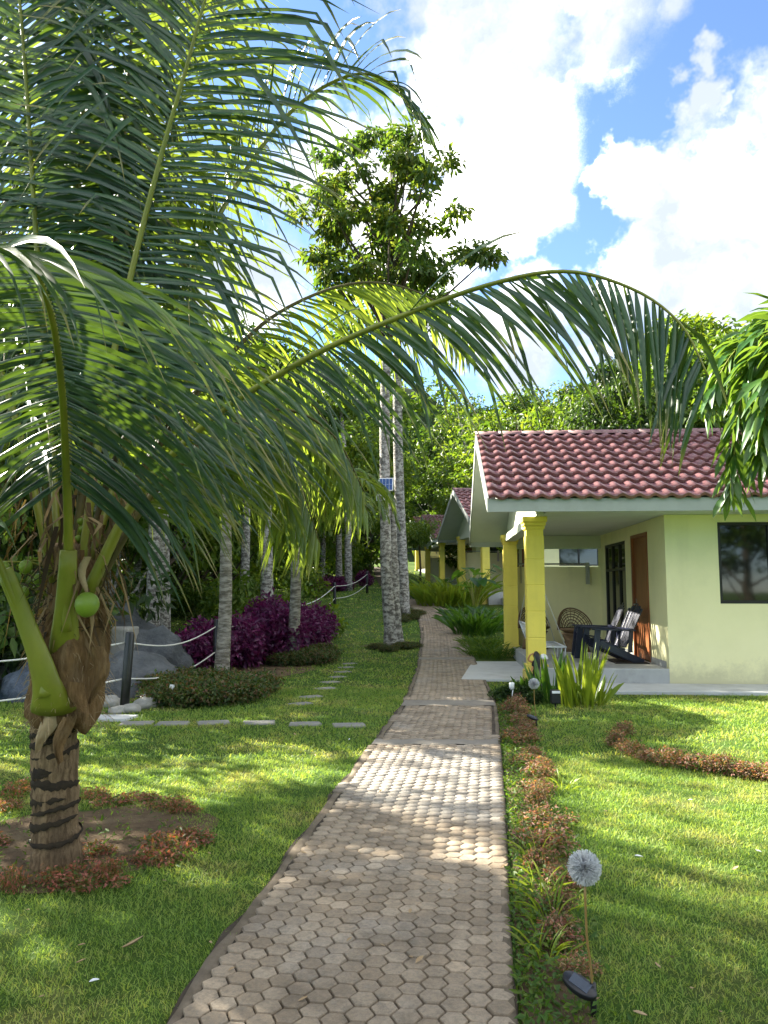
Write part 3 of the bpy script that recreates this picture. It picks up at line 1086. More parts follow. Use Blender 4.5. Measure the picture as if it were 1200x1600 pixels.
    fr.box(UW - .015, UW + .10, d0 + .002, d0 + .06, PZ + .002, dz1 - .002); fr.box(UW - .015, UW + .10, d1 - .06, d1 - .002, PZ + .002, dz1 - .002)
    fr.box(UW - .015, UW + .10, d0 + .06, d1 - .06, dz1 - .06, dz1 - .002)
    fr.build('frame', M['wood'], door)
    vm = (d0 + d1) / 2
    for z0, z1 in ((.42, 1.02), (1.14, 2.28)):
        for sgn in (0,):
            p = MB(); p.box(u - .010, u + .006, d0 + .20, d1 - .20, z0, z1)
            p.build('panel', M['wood'], door, bevel=.012)
    k = MB(); k.tube([(u, d1 - .16, 1.22), (u - .05, d1 - .16, 1.22), (u - .055, d1 - .24, 1.22)], .013, 8); k.box(u - .012, u, d1 - .19, d1 - .13, 1.12, 1.32)
    k.build('handle', M['steel'], door)
    # --- porch window
    win = MB()
    u = UW + .02
    win.box(u, u + .07, n0 + .002, n0 + .05, nz0 + .002, nz1 - .002); win.box(u, u + .07, n1 - .05, n1 - .002, nz0 + .002, nz1 - .002)
    win.box(u, u + .07, n0 + .05, n1 - .05, nz0 + .002, nz0 + .05); win.box(u, u + .07, n0 + .05, n1 - .05, nz1 - .05, nz1 - .002)
    for k in (1, 2):
        vv = n0 + (n1 - n0) * k / 3
        win.box(u, u + .065, vv - .025, vv + .025, nz0 + .05, nz1 - .05)
    win.box(u - .003, u + .06, n0 + .05, n1 - .05, 1.86, 1.91)
    wo = win.build('window', M['darkframe'], t)
    for k in range(3):
        va, vb = n0 + (n1 - n0) * k / 3 + .02, n0 + (n1 - n0) * (k + 1) / 3 - .02
        for za, zb in ((nz0 + .03, 1.87), (1.90, nz1 - .03)):
            g = MB(); g.box(u + .03, u + .04, va, vb, za, zb); g.build('pane', M['glass'], wo)
    # --- front window
    win = MB()
    v = VF + .03
    win.box(w0 + .002, w0 + .05, v, v + .07, wz0 + .002, wz1 - .002); win.box(w1 - .05, w1 - .002, v, v + .07, wz0 + .002, wz1 - .002)
    win.box(w0 + .05, w1 - .05, v, v + .07, wz0 + .002, wz0 + .05); win.box(w0 + .05, w1 - .05, v, v + .07, wz1 - .05, wz1 - .002)
    wm = (w0 + w1) / 2
    win.box(wm - .03, wm + .03, v - .003, v + .065, wz0 + .05, wz1 - .05)
    wo = win.build('window', M['darkframe'], t)
    for ua, ub in ((w0 + .04, wm - .02), (wm + .02, w1 - .04)):
        g = MB(); g.box(ua, ub, v + .03, v + .04, wz0 + .04, wz1 - .04); g.build('pane', M['glass'], wo)
    # rail on the low wall
    r = MB(); r.tube([(UC + .2, VB - .18, 2.04), (UW - .30, VB - .18, 2.04)], .018, 8)
    r.tube([(UC + .25, VB - .18, 2.04), (UC + .25, VB - .18, 1.62)], .012, 6)
    r.build('rail', M['steel'], t)
    r = MB(); r.box(UW - .34, UW - .26, VB - .20, VB - .14, 1.60, 2.07); r.build('rail_bracket', M['steel'], t)
    return t


H1 = house((1.79, 14.6, 0), R(-4.0), 'lime green bungalow with yellow porch columns beside the entry slab and two navy chairs', 30, True)
H2 = house((2.84, 31.3, hz(3.5, 31.3)), R(6.6), 'second bungalow up the path, its gable above the lime strap leaf plants', 8, False)
H3 = house((2.32, 47, hz(4, 47) + .02), R(8), 'third bungalow up the path, behind the small tree with feathery leaves', 0, False)
H4 = house((2.33, 62, hz(4, 62) + .02), R(9), 'farthest bungalow, its roof just showing beyond the third one', 0, False)


def h1(u, v, z=0.0):
    c, s = math.cos(R(-4)), math.sin(R(-4))
    return np.array([1.79 + u * c - v * s, 14.6 + u * s + v * c, z])

# ================================================================== VEGETATION HELPERS
def leaf_quads(C, D, Nrm, Ln, W, fold=.25):
    """leaves as two triangles folded along the midrib; C base, D direction, Nrm face normal"""
    n = len(C)
    D = unit(D)
    S = unit(np.cross(D, Nrm))
    Nn = np.cross(S, D)
    Ln = np.broadcast_to(Ln, (n,))[:, None]
    W = np.broadcast_to(W, (n,))[:, None]
    mid = C + D * Ln * .45
    V = np.stack([C, mid + S * W * .5 + Nn * W * fold, C + D * Ln - Nn * Ln * .12, mid - S * W * .5 + Nn * W * fold], 1).reshape(-1, 3)
    b = np.arange(n)[:, None] * 4
    F = np.concatenate([b + [0, 1, 2], b + [0, 2, 3]], 1).reshape(-1, 3)
    return V, F


def clump_leaves(clumps, size, asp=.42, seed=0, droop=.5, shell=.55):
    """clumps rows: cx,cy,cz,rx,ry,rz,n"""
    r = np.random.default_rng(seed)
    Vs, Fs = [], []
    off = 0
    for cx, cy, cz, rx, ry, rz, n in clumps:
        n = int(n)
        d = unit(r.normal(size=(n, 3)))
        rad = (shell + (1 - shell) * r.random(n)) ** 1.0
        rad *= 1 + .25 * r.normal(size=n) * .5
        p = np.array([cx, cy, cz]) + d * rad[:, None] * np.array([rx, ry, rz])
        dirn = d * .7 + r.normal(size=(n, 3)) * .65 + np.array([0, 0, -droop])
        nrm = d * .5 + np.array([0, 0, .8]) + r.normal(size=(n, 3)) * .5
        ln = size * r.uniform(.6, 1.35, n)
        V, F = leaf_quads(p, dirn, nrm, ln, ln * asp * r.uniform(.8, 1.2, n))
        Vs.append(V); Fs.append(F + off); off += len(V)
    return np.concatenate(Vs), np.concatenate(Fs)


def trunk_pts(p0, p1, n=8, wob=.06, seed=0, lean=None):
    r = np.random.default_rng(seed)
    t = np.linspace(0, 1, n)[:, None]
    p = np.asarray(p0, float) * (1 - t) + np.asarray(p1, float) * t
    w = r.normal(size=(n, 3)) * wob
    w[0] = 0
    w[-1] = 0
    w[:, 2] = 0
    return p + w


def make_tree_mesh(kind, seed, H=8.0, spread=2.6, trunk_frac=.35, nclump=46, per=120, size=.24, rad=.16):
    """trunk with limbs + crown of many small clumps, base at the origin"""
    r = np.random.default_rng(seed)
    tb = MB()
    top = np.array([r.normal() * .3, r.normal() * .3, H * .82])
    tp = trunk_pts((0, 0, -.15), top, 9, .07, seed)
    tr = np.linspace(rad, rad * .3, 9); tr[0] = rad * 1.35
    tb.tube(tp, tr, 8)
    clumps = []
    for k in range(nclump):
        f = r.uniform(trunk_frac, 1.02)
        a = r.uniform(0, 2 * math.pi)
        env = spread * (math.sin(math.pi * min(1, max(0, (f - trunk_frac + .10) / (1.12 - trunk_frac)))) ** .6)
        rr = env * r.uniform(.25, 1.0) ** .6
        z = H * f
        s = r.uniform(.55, 1.15) * spread * .27
        clumps.append((rr * math.cos(a) + top[0] * f, rr * math.sin(a) + top[1] * f, z, s * 1.2, s * 1.2, s * .72, per * r.uniform(.6, 1.3)))
        if k % 3 == 0:
            zb = max(.18, f - .22) * H
            i = min(8, int(zb / (H * .82) * 8))
            b0 = tp[i]
            c = np.array(clumps[-1][:3])
            mid = (b0 + c) / 2 + np.array([0, 0, -.05 * H * r.random()])
            tb.tube(catmull([b0, mid, c], 5), np.linspace(rad * .38, rad * .08, 5), 5, False)
    V, F = clump_leaves(clumps, size, .45, seed + 50)
    tm = tb.mesh('trunk', True)
    cm = nmesh('crown', V, F)
    return tm, cm


def tree_thing(name, label, cat, meshes, mats, loc, rz, s, group=None):
    t = thing(name, label, cat, loc, rz, group)
    t.scale = s if isinstance(s, tuple) else (s, s, s)
    for nm, me, mt in zip(('trunk', 'crown'), meshes, mats):
        o = bpy.data.objects.new(nm, me)
        if not me.materials:
            me.materials.append(mt)
        link(o, t)
        o.material_slots[0].link = 'OBJECT'
        o.material_slots[0].material = mt
    return t


# ================================================================== COCONUT PALM
def frond_geo(ctrl, start, npair, Lmax, W, droop, seed, a0=12, a1=62, up=.25, r0=.034, side_ref=None, nr=46, tipL=.35, kink=.25, twist=35, stray=0.0):
    """returns rachis points, radii and a list of leaflets (V,F)"""
    r = np.random.default_rng(seed)
    pts = catmull(ctrl, nr)
    T = unit(np.gradient(pts, axis=0))
    cum = np.concatenate([[0], np.cumsum(np.linalg.norm(np.diff(pts, axis=0), axis=1))])
    cum /= cum[-1]
    ref = np.array([0, 0, 1.0]) if side_ref is None else np.asarray(side_ref, float)
    lf = []
    for sd_ in (-1, 1):
        for k in range(npair):
            t = (k + .5 + r.uniform(-.3, .3)) / npair
            q = start + (1 - start) * min(1, t)
            p = np.array([np.interp(q, cum, pts[:, j]) for j in range(3)])
            tg = unit(np.array([np.interp(q, cum, T[:, j]) for j in range(3)]))
            s = np.cross(tg, ref)
            if np.linalg.norm(s) < .15:
                s = np.cross(tg, np.array([0, -1.0, .2]))
            s = unit(s)
            nrm = np.cross(s, tg)
            if nrm[2] < 0 and side_ref is None:
                nrm = -nrm
            ang = R(a0 + (a1 - a0) * t ** 1.3 + r.normal() * 3.0)
            up_ = up
            if r.random() < stray:
                up_ = .3
                ang = R(60)
            d = unit(s * sd_ * math.cos(ang) + tg * math.sin(ang) + nrm * (up_ + r.normal() * .05))
            prof = (.55 + .45 * math.sin(math.pi * min(1, .15 + t * .62))) * (1 - (1 - tipL) * max(0, (t - .62) / .38) ** 1.5)
            L = Lmax * prof * r.uniform(.84, 1.10)
            if r.random() < .10:
                L *= r.uniform(.45, .85)
            dr = droop * r.uniform(.7, 1.3)
            ns = 7
            ss = np.linspace(0, 1, ns)
            g = np.zeros((ns, 3)); g[:, 2] = -1
            cl = [p]
            dd = d.copy()
            kk = r.integers(3, 6) if r.random() < kink else 99
            for m in range(1, ns):
                dd = unit(dd + np.array([0, 0, -1.0]) * dr * (.30 + .14 * m) / ns * 2.0)
                if m == kk:
                    dd = unit(dd + np.array([0, 0, -1.3]))
                cl.append(cl[-1] + dd * L / (ns - 1))
            cl = np.array(cl)
            wt = W * np.array([.35, .9, 1.0, .92, .72, .42, .03]) * r.uniform(.85, 1.15)
            tl = unit(np.gradient(cl, axis=0))
            wd = tg[None] - tl * (tl @ tg)[:, None]
            wd = unit(wd + nrm[None] * .35 * sd_ * 0 + r.normal(size=(1, 3)) * .10)
            nn = np.cross(tl, wd)
            tw = R(twist + r.normal() * 14) * sd_
            wd, nn = wd * math.cos(tw) + nn * math.sin(tw), nn * math.cos(tw) - wd * math.sin(tw)
            nn = nn * np.where(nn[:, 2:] < 0, -1, 1)
            V = np.stack([cl - wd * wt[:, None] * .5 - nn * wt[:, None] * .22, cl, cl + wd * wt[:, None] * .5 - nn * wt[:, None] * .22], 1).reshape(-1, 3)
            F = []
            for m in range(ns - 1):
                a = m * 3
                F += [(a, a + 1, a + 4, a + 3), (a + 1, a + 2, a + 5, a + 4)]
            lf.append((V, np.array(F)))
    rad = r0 * (1 - .86 * np.linspace(0, 1, nr) ** .8)
    return pts, rad, lf


def tip_attr(o):
    n = len(o.data.vertices)
    a = o.data.attributes.new('tip', 'FLOAT', 'POINT')
    a.data.foreach_set('value', np.tile(np.repeat(np.linspace(0, 1, 7), 3), n // 21).astype(np.float32))
    return o


def add_frond(palm, base, ctrl, mat, indiv, petmat=None, basew=1.0, **kw):
    pts, rad, lf = frond_geo(ctrl, **kw)
    rad = rad.copy()
    if basew > 1:
        k = np.linspace(0, 1, len(rad))
        rad *= 1 + (basew - 1) * np.exp(-(k / .10) ** 2)
    b = MB(); b.tube(pts - base, rad, 8, True, .72)
    fr = b.build('frond', petmat or (M['petiole'] if (indiv or mat is not M['palmleafback']) else M['oldstalk']), palm, True)
    if indiv:
        for V, F in lf:
            tip_attr(nobj('leaflet', V - base, F, mat, fr, True))
    else:
        n = len(lf[0][0])
        V = np.concatenate([v for v, f in lf]) - base
        F = np.concatenate([f + i * n for i, (v, f) in enumerate(lf)])
        tag(tip_attr(nobj('leaflets', V, F, mat, fr, True)), kind='stuff')
    return fr


PB = np.array([-1.77, 4.33, 0.0])
palm = thing('coconut_palm', 'short coconut palm with green nuts and sweeping fronds standing in a ring of reddish shrubs', 'palm', PB)
# trunk
tp = np.array([P(88, 1362, 4.33), P(88, 1340, 4.33), P(87, 1290, 4.33), P(86, 1220, 4.33), P(85, 1150, 4.33), P(88, 1090, 4.33), P(95, 1010, 4.33), P(105, 930, 4.33), P(112, 850, 4.33)]) - PB
tp[0][2] = -.08
NRG = 96
tpc = catmull(tp, NRG)
kk_ = np.linspace(0, 1, NRG)
saw = 1 + .055 * ((kk_ * 17) % 1.0) + .02 * np.sin(kk_ * 61)
b = MB(); b.tube(tpc, np.interp(kk_, [0, .06, .25, .55, .7, 1], [.158, .130, .116, .119, .122, .10]) * saw, 28)
V0 = b.v[0]
for i_, v in enumerate(V0):
    ring = i_ // 28
    n = mnoise.noise(Vector((v[0] * 14, v[1] * 14, v[2] * 26))) * .05 + mnoise.noise(Vector((v[0] * 40, v[1] * 40, v[2] * 9))) * .05
    v[:2] += (v[:2] - tpc[ring][:2]) * n
trunk = b.build('trunk', M['cocobark'], palm, True)
# dark slanting leaf scars round the trunk
for k in range(13):
    z = .17 + k * .060 + random.uniform(-.02, .02)
    arc = random.uniform(1.8, 4.2)
    a0 = -math.pi / 2 - arc / 2 + random.uniform(-.9, .9)
    c = np.array([np.interp(z, tp[:, 2], tp[:, j]) for j in range(3)])
    rz_ = float(np.interp(z, [0, .15, .4, 1.0], [.150, .133, .122, .127]))
    n = 30
    V, F = [], []
    hb = random.uniform(.010, .026) * (1 + 1.2 * max(0, z - .40))
    for q, a in enumerate(np.linspace(a0, a0 + arc, n)):
        e_ = math.sin(math.pi * q / (n - 1)) ** .6
        zc = .018 * math.sin(a + k) + .035 * (q / n)
        up_, dn_ = hb * e_ * random.uniform(.6, 1.6) + .001, hb * e_ * random.uniform(.4, 1.8) + .001
        for dz, dr_ in ((up_, -.002), (0, .004), (-dn_, -.002)):
            V.append(c + np.array([math.cos(a) * (rz_ + dr_), math.sin(a) * (rz_ + dr_), zc + dz]))
    F = [(3 * q + j, 3 * q + j + 1, 3 * q + j + 4, 3 * q + j + 3) for q in range(n - 1) for j in (0, 1)]
    MB().add(V, F).build('leaf_scar', M['cocoring'], trunk, True)
# fibrous sheath
b = MB()
prof = [(.135, .74), (.17, .78), (.185, .86), (.18, .96), (.20, 1.06), (.205, 1.16), (.18, 1.26), (.15, 1.36), (.13, 1.48), (.10, 1.62), (.05, 1.75)]
cc = tp[5] * 0 + np.array([.02, 0, 0])
b.lathe(prof, 40, cc)
for v in b.v[0]:
    n = mnoise.fractal(Vector((v[0] * 9, v[1] * 9, v[2] * 3)), .6, 2, 5)
    a = math.atan2(v[1] - cc[1], v[0] - cc[0])
    q = 1 + .20 * n + .10 * math.sin(a * 3 + v[2] * 5)
    v[0] = cc[0] + (v[0] - cc[0]) * q; v[1] = cc[1] + (v[1] - cc[1]) * q
    v[2] += .03 * math.sin(a * 4)
b.build('fibre_sheath', M['fibre'], palm, True)
b = MB()
for k in range(420):
    a = random.uniform(0, 6.28); z = random.uniform(.74, 1.5); rr = .19 if z < 1.2 else .15
    p = np.array([.02 + rr * math.cos(a), rr * math.sin(a), z])
    d = np.array([math.cos(a + random.uniform(-1, 1)), math.sin(a + random.uniform(-1, 1)), random.uniform(-1.2, .5)]) * random.uniform(.03, .09)
    b.tube([p, p + d * .6 + (0, 0, .005), p + d + (0, 0, -.02)], [.0018, .0014, .0006], 3, False)
tag(b.build('fibre_strands', M['dryleaf'], palm), kind='stuff')
# ragged hanging pieces of sheath, dry spathes
for k, (px, py, Y, L, w) in enumerate([(150, 1010, 4.15, .30, .07), (70, 1110, 4.15, .22, .08), (100, 1120, 4.12, .24, .07), (135, 870, 4.05, .20, .035), (125, 1065, 4.1, .2, .08)]):
    p = P(px, py, Y) - PB
    b = MB()
    n = 7
    V = []
    for i_ in range(n):
        t = i_ / (n - 1)
        ww = w * (.5 + .9 * math.sin(math.pi * min(1, t * .8 + .15))) * (1 - .7 * t * t)
        cx = .03 * math.sin(t * 4 + k)
        V += [p + np.array([cx - ww / 2, .02 * math.sin(3 * t), -L * t]), p + np.array([cx, -.02 - .01 * t, -L * t]), p + np.array([cx + ww / 2, .02, -L * t + .01 * math.sin(k)])]
    F = [(3 * i_ + j, 3 * i_ + j + 1, 3 * i_ + j + 4, 3 * i_ + j + 3) for i_ in range(n - 1) for j in (0, 1)]
    b.add(V, F).build('dry_sheath', M['dryleaf'] if k % 2 else M['fibre'], palm, True)
# dead strips and bracts hanging in the heart of the crown
b = MB()
rs = np.random.default_rng(31)
for k in range(260):
    a = rs.uniform(0, 6.28); z = rs.uniform(1.25, 2.15); rr = rs.uniform(.08, .20) + .22 * max(0, z - 1.3)
    p = np.array([.02 + rr * math.cos(a), rr * math.sin(a), z])
    d = np.array([math.cos(a) * .35, math.sin(a) * .35, -1.0 + rs.normal() * .35]) * rs.uniform(.10, .34)
    w = rs.uniform(.004, .013)
    s = np.array([-math.sin(a), math.cos(a), 0]) * w
    m1 = p + d * .5 + np.array([rs.normal() * .03, rs.normal() * .03, .02]); e = p + d + np.array([rs.normal() * .04, rs.normal() * .04, 0])
    b.add([p - s, p + s, m1 + s, m1 - s, e], [(0, 1, 2, 3), (3, 2, 4)])
tag(b.build('dead_strips', M['deadstrip'], palm), kind='stuff')
# coconuts
for px, py, Y, r_ in [(136, 945, 4.02, .062), (40, 886, 4.15, .036), (4, 889, 4.15, .040), (38, 925, 4.18, .028), (60, 905, 4.3, .03), (128, 828, 4.35, .022), (140, 838, 4.35, .022), (122, 842, 4.33, .02), (133, 855, 4.35, .022), (145, 822, 4.36, .02), (126, 815, 4.36, .02)]:
    b = MB(); b.lathe([(r_ * math.sin(a) * (1 - .06 * math.cos(a)), -r_ * 1.08 * math.cos(a)) for a in np.linspace(.05, math.pi - .05, 11)], 16)
    o = b.build('coconut', M['nut'], palm, True)
    o.location = tuple(P(px, py, Y) - PB)
    o.rotation_euler = (random.uniform(-.3, .3), random.uniform(-.3, .3), 0)
    q = P(px, py, Y) - PB
    e = np.array([.02, .0, 1.30 if q[2] < 1.5 else 1.52])
    s_ = MB(); s_.tube(catmull([q + (0, 0, r_), (q + e) / 2 + (0, 0, .07), e], 6), [.005, .006, .007, .008, .01, .012], 5); s_.build('fruit_stalk', M['petiole'], palm, True)
# old flower spikelets
b = MB()
for k in range(70):
    p = P(60 + random.uniform(-40, 60), 950 + random.uniform(-60, 50), 4.2) - PB
    d = np.array([random.uniform(-.14, .16), random.uniform(-.1, .05), random.uniform(-.06, .08)])
    b.tube([p, p + d * .5 + (0, 0, .02), p + d], [.003, .0025, .0015], 4, False)
tag(b.build('spikelets', M['barkdark'], palm), kind='stuff')

# crown of fronds: control points are (column, row, distance) read as places in the garden
FR = [
    # front frond, arching towards the viewer
    dict(c=[(104, 985, 4.10), (107, 860, 4.00), (104, 745, 3.80), (97, 610, 3.46), (80, 490, 3.10), (45, 412, 2.80), (-20, 385, 2.58), (-110, 400, 2.42)], start=.32, npair=80, Lmax=1.2, W=.025, droop=.8, seed=1, twist=72, up=-.12, a0=-30, a1=42, kink=.12, ind=True, mat='palmleaf', r0=.040, basew=1.0),
    # long frond reaching over the path
    dict(c=[(135, 930, 4.15), (215, 775, 4.12), (330, 655, 4.05), (480, 560, 3.95), (620, 497, 3.85), (760, 446, 3.75), (880, 424, 3.65), (985, 450, 3.55), (1062, 505, 3.48), (1108, 590, 3.44)], start=.16, npair=70, Lmax=.88, W=.028, droop=.45, seed=2, tipL=.68, stray=.03, twist=40, up=-.95, a0=30, a1=62, kink=.18, ind=True, mat='palmleaf', r0=.036, basew=1.4),
    # tall frond rising to the right
    dict(c=[(125, 900, 4.28), (165, 620, 4.35), (207, 420, 4.35), (250, 250, 4.30), (290, 110, 4.22), (330, -30, 4.12), (390, -190, 4.0), (470, -300, 3.85)], start=.22, npair=100, Lmax=1.22, W=.034, droop=.6, seed=3, twist=22, kink=.4, up=.1, a0=10, a1=55, mat='palmleaf', side_ref=(0, 1, .1)),
    dict(c=[(110, 900, 4.35), (150, 620, 4.6), (185, 330, 4.75), (205, 60, 4.8), (225, -180, 4.75), (250, -330, 4.6)], start=.22, npair=110, Lmax=1.1, W=.040, droop=1.3, seed=4, twist=12, kink=.6, up=.1, a0=15, a1=60, mat='palmleafback', side_ref=(0, 1, .1)),
    dict(c=[(95, 900, 4.3), (75, 620, 4.45), (55, 350, 4.45), (40, 120, 4.35), (20, -90, 4.2), (-20, -230, 4.0)], start=.22, npair=110, Lmax=1.05, W=.040, droop=1.4, seed=5, twist=12, kink=.6, up=.1, a0=12, a1=60, mat='palmleaf', side_ref=(0, 1, .1)),
    # old frond leaving to the left with a broad stalk foot
    dict(c=[(80, 1082, 4.14), (58, 1020, 4.10), (25, 940, 4.02), (-20, 850, 3.9), (-120, 740, 3.75), (-280, 680, 3.6), (-420, 760, 3.5)], start=.40, npair=46, Lmax=.9, W=.036, droop=1.2, seed=6, mat='palmleaf', r0=.046, basew=2.0),
    # fronds behind, to the right
    dict(c=[(140, 900, 4.35), (220, 740, 4.7), (320, 600, 5.0), (430, 492, 5.2), (560, 442, 5.4), (670, 465, 5.55), (740, 540, 5.65)], start=.2, npair=58, Lmax=.95, W=.026, droop=1.1, seed=7, mat='palmleafback', a0=25, a1=60, up=-.7),
    dict(c=[(135, 900, 4.4), (230, 600, 4.8), (330, 360, 5.0), (440, 190, 5.1), (540, 120, 5.1), (610, 130, 5.05), (660, 200, 5.0)], start=.25, npair=56, Lmax=.95, W=.028, droop=.9, seed=8, mat='palmleaf', a0=15, a1=62),
    dict(c=[(145, 910, 4.4), (230, 720, 4.8), (320, 600, 5.2), (420, 580, 5.5), (510, 660, 5.8), (575, 800, 6.0)], start=.22, npair=60, Lmax=.95, W=.026, droop=.6, seed=9, mat='palmleafback', a0=25, a1=60, up=-.8),
    dict(c=[(130, 910, 4.5), (180, 720, 5.0), (250, 600, 5.5), (340, 560, 6.0), (430, 620, 6.4), (490, 740, 6.6)], start=.22, npair=60, Lmax=1.0, W=.026, droop=.6, seed=10, mat='palmleafback', a0=25, a1=60, up=-.8),
    dict(c=[(90, 910, 4.4), (40, 700, 4.8), (-60, 540, 5.2), (-200, 480, 5.5), (-360, 560, 5.8)], start=.22, npair=46, Lmax=.9, W=.036, droop=1.1, seed=11, mat='palmleafback'),
    dict(c=[(85, 910, 4.25), (20, 640, 4.15), (-70, 430, 4.0), (-190, 330, 3.85), (-330, 360, 3.7)], start=.22, npair=46, Lmax=.95, W=.036, droop=1.0, seed=12, mat='palmleaf'),
    dict(c=[(150, 920, 4.3), (215, 800, 4.5), (300, 700, 4.75), (390, 680, 4.95), (460, 740, 5.1), (500, 850, 5.2)], start=.24, npair=56, Lmax=.85, W=.026, droop=.6, seed=13, mat='palmleafback', a0=25, a1=60, up=-.8),
    dict(c=[(118, 900, 4.4), (140, 640, 4.9), (160, 400, 5.3), (190, 200, 5.6), (260, 60, 5.8), (360, 20, 6.0)], start=.25, npair=50, Lmax=.95, W=.038, droop=1.0, seed=14, mat='palmleafback', a0=15, a1=60),
    dict(c=[(100, 900, 4.3), (110, 600, 4.5), (120, 330, 4.55), (135, 100, 4.5), (150, -120, 4.4), (190, -300, 4.2)], start=.2, npair=110, Lmax=1.0, W=.042, droop=1.4, seed=15, twist=12, up=.05, a0=25, a1=62, kink=.7, mat='palmleaf', side_ref=(0, 1, .1)),
    dict(c=[(90, 900, 4.5), (50, 600, 4.9), (10, 330, 5.1), (-30, 80, 5.2), (-80, -160, 5.2)], start=.2, npair=110, Lmax=1.2, W=.042, droop=1.1, seed=16, twist=12, up=.05, a0=20, a1=60, kink=.5, mat='palmleafback', side_ref=(0, 1, .1)),
    dict(c=[(120, 900, 4.5), (170, 620, 5.0), (225, 400, 5.3), (260, 200, 5.4), (270, 0, 5.4), (265, -200, 5.2)], start=.2, npair=110, Lmax=1.15, W=.040, droop=1.1, seed=17, twist=12, up=.05, a0=20, a1=60, kink=.5, mat='palmleafback', side_ref=(0, 1, .1)),
    dict(c=[(150, 915, 4.2), (240, 770, 4.3), (340, 680, 4.5), (440, 640, 4.7), (520, 680, 4.85), (570, 770, 4.95)], start=.2, npair=54, Lmax=.8, W=.026, droop=.5, seed=18, mat='palmleafback', a0=28, a1=60, up=-.8),
]
for f in FR:
    ctrl = [P(*q) for q in f['c']]
    kw = {k: v for k, v in f.items() if k not in ('c', 'ind', 'mat', 'basew')}
    add_frond(palm, PB, ctrl, M[f['mat']], f.get('ind', False), basew=f.get('basew', 1.0), **kw)
# broad green stalk foot of the old frond
ft = [P(84, 1106, 4.17), P(76, 1078, 4.10), P(62, 1030, 4.06), P(45, 985, 4.04), P(28, 940, 4.02), P(6, 890, 3.97)]
b = MB(); b.tube(catmull(ft, 12) - PB, np.interp(np.linspace(0, 1, 12), [0, .10, .25, .5, 1], [.125, .105, .075, .055, .045]), 12, True, .5)
b.build('stalk_foot', M['petiole'], palm, True)
ft = [P(100, 1030, 4.22), P(103, 960, 4.09), P(107, 860, 3.97)]
b = MB(); b.tube(catmull(ft, 8) - PB, [.085, .080, .072, .064, .056, .051, .046, .042], 12, True, .6)
b.build('stalk_foot', M['petiole'], palm, True)

# ================================================================== FOXTAIL PALM at the right
FB = np.array([2.95, 4.55, 0.0])
fox = thing('foxtail_palm', 'bushy green palm with broad leaflets hanging in front of the maroon roof', 'palm', FB)
b = MB(); b.tube(np.array([(0, 0, -.1), (.02, 0, .6), (.0, 0, 1.3), (.0, 0, 2.0), (-.02, 0, 2.5)]), [.13, .10, .095, .085, .06], 14); b.build('trunk', M['barkgrey'], fox, True)
b = MB(); b.tube(np.array([(-.02, 0, 2.45), (-.02, 0, 2.75), (-.02, 0, 3.0)]), [.065, .055, .03], 12); b.build('crownshaft', M['petiole'], fox, True)


def fox_frond(ctrl, n, Lf, W, seed, bare=.18):
    sd_ = seed
    r = np.random.default_rng(seed)
    pts = catmull(ctrl, 24)
    bb = MB(); bb.tube(pts - FB, np.linspace(.014, .004, 24), 6)
    fr = bb.build('frond', M['petiole'], fox, True)
    T = unit(np.gradient(pts, axis=0))
    Vs, Fs = [], []
    for k in r.permutation(n):
        t = bare + (1 - bare) * (k + r.random()) / n
        i = min(23, int(t * 23)); p = pts[i] + (pts[min(23, i + 1)] - pts[i]) * (t * 23 - i)
        a = r.uniform(0, 2 * math.pi)
        s = unit(np.cross(T[i], (0.3, .2, 1))); u = np.cross(s, T[i])
        d = unit((s * math.cos(a) + u * math.sin(a)) * r.uniform(.5, 1.0) + T[i] * r.uniform(.5, .9))
        L = Lf * r.uniform(.65, 1.15) * (1 - .35 * t)
        ns = 5
        cl = [p]; dd = d
        for m in range(1, ns):
            dd = unit(dd + np.array([0, 0, -.22 - .1 * r.random()])); cl.append(cl[-1] + dd * L / (ns - 1))
        cl = np.array(cl); tl = unit(np.gradient(cl, axis=0))
        wd = unit(np.cross(tl, r.normal(size=3)[None] * .5 + np.array([[0, 0, 1.0]])))
        nn = np.cross(wd, tl)
        wt = W * r.uniform(.8, 1.2) * np.array([.25, .75, 1.0, .85, .10])
        V = np.stack([cl - wd * wt[:, None] * .5 + nn * wt[:, None] * .15, cl, cl + wd * wt[:, None] * .5 + nn * wt[:, None] * .15], 1).reshape(-1, 3)
        F = np.array([(3 * m + j, 3 * m + j + 1, 3 * m + j + 4, 3 * m + j + 3) for m in range(ns - 1) for j in (0, 1)])
        Vs.append(V - FB); Fs.append(F)
    ni = int(n * .42) if sd_ < 5 else 0
    for V, F in zip(Vs[:ni], Fs):
        nobj('leaflet', V, F, M['foxleaf'], fr, True)
    nv = len(Vs[0])
    tag(nobj('leaflets', np.concatenate(Vs[ni:]), np.concatenate([f + q * nv for q, f in enumerate(Fs[ni:])]), M['foxleaf'], fr, True), kind='stuff')
    return fr


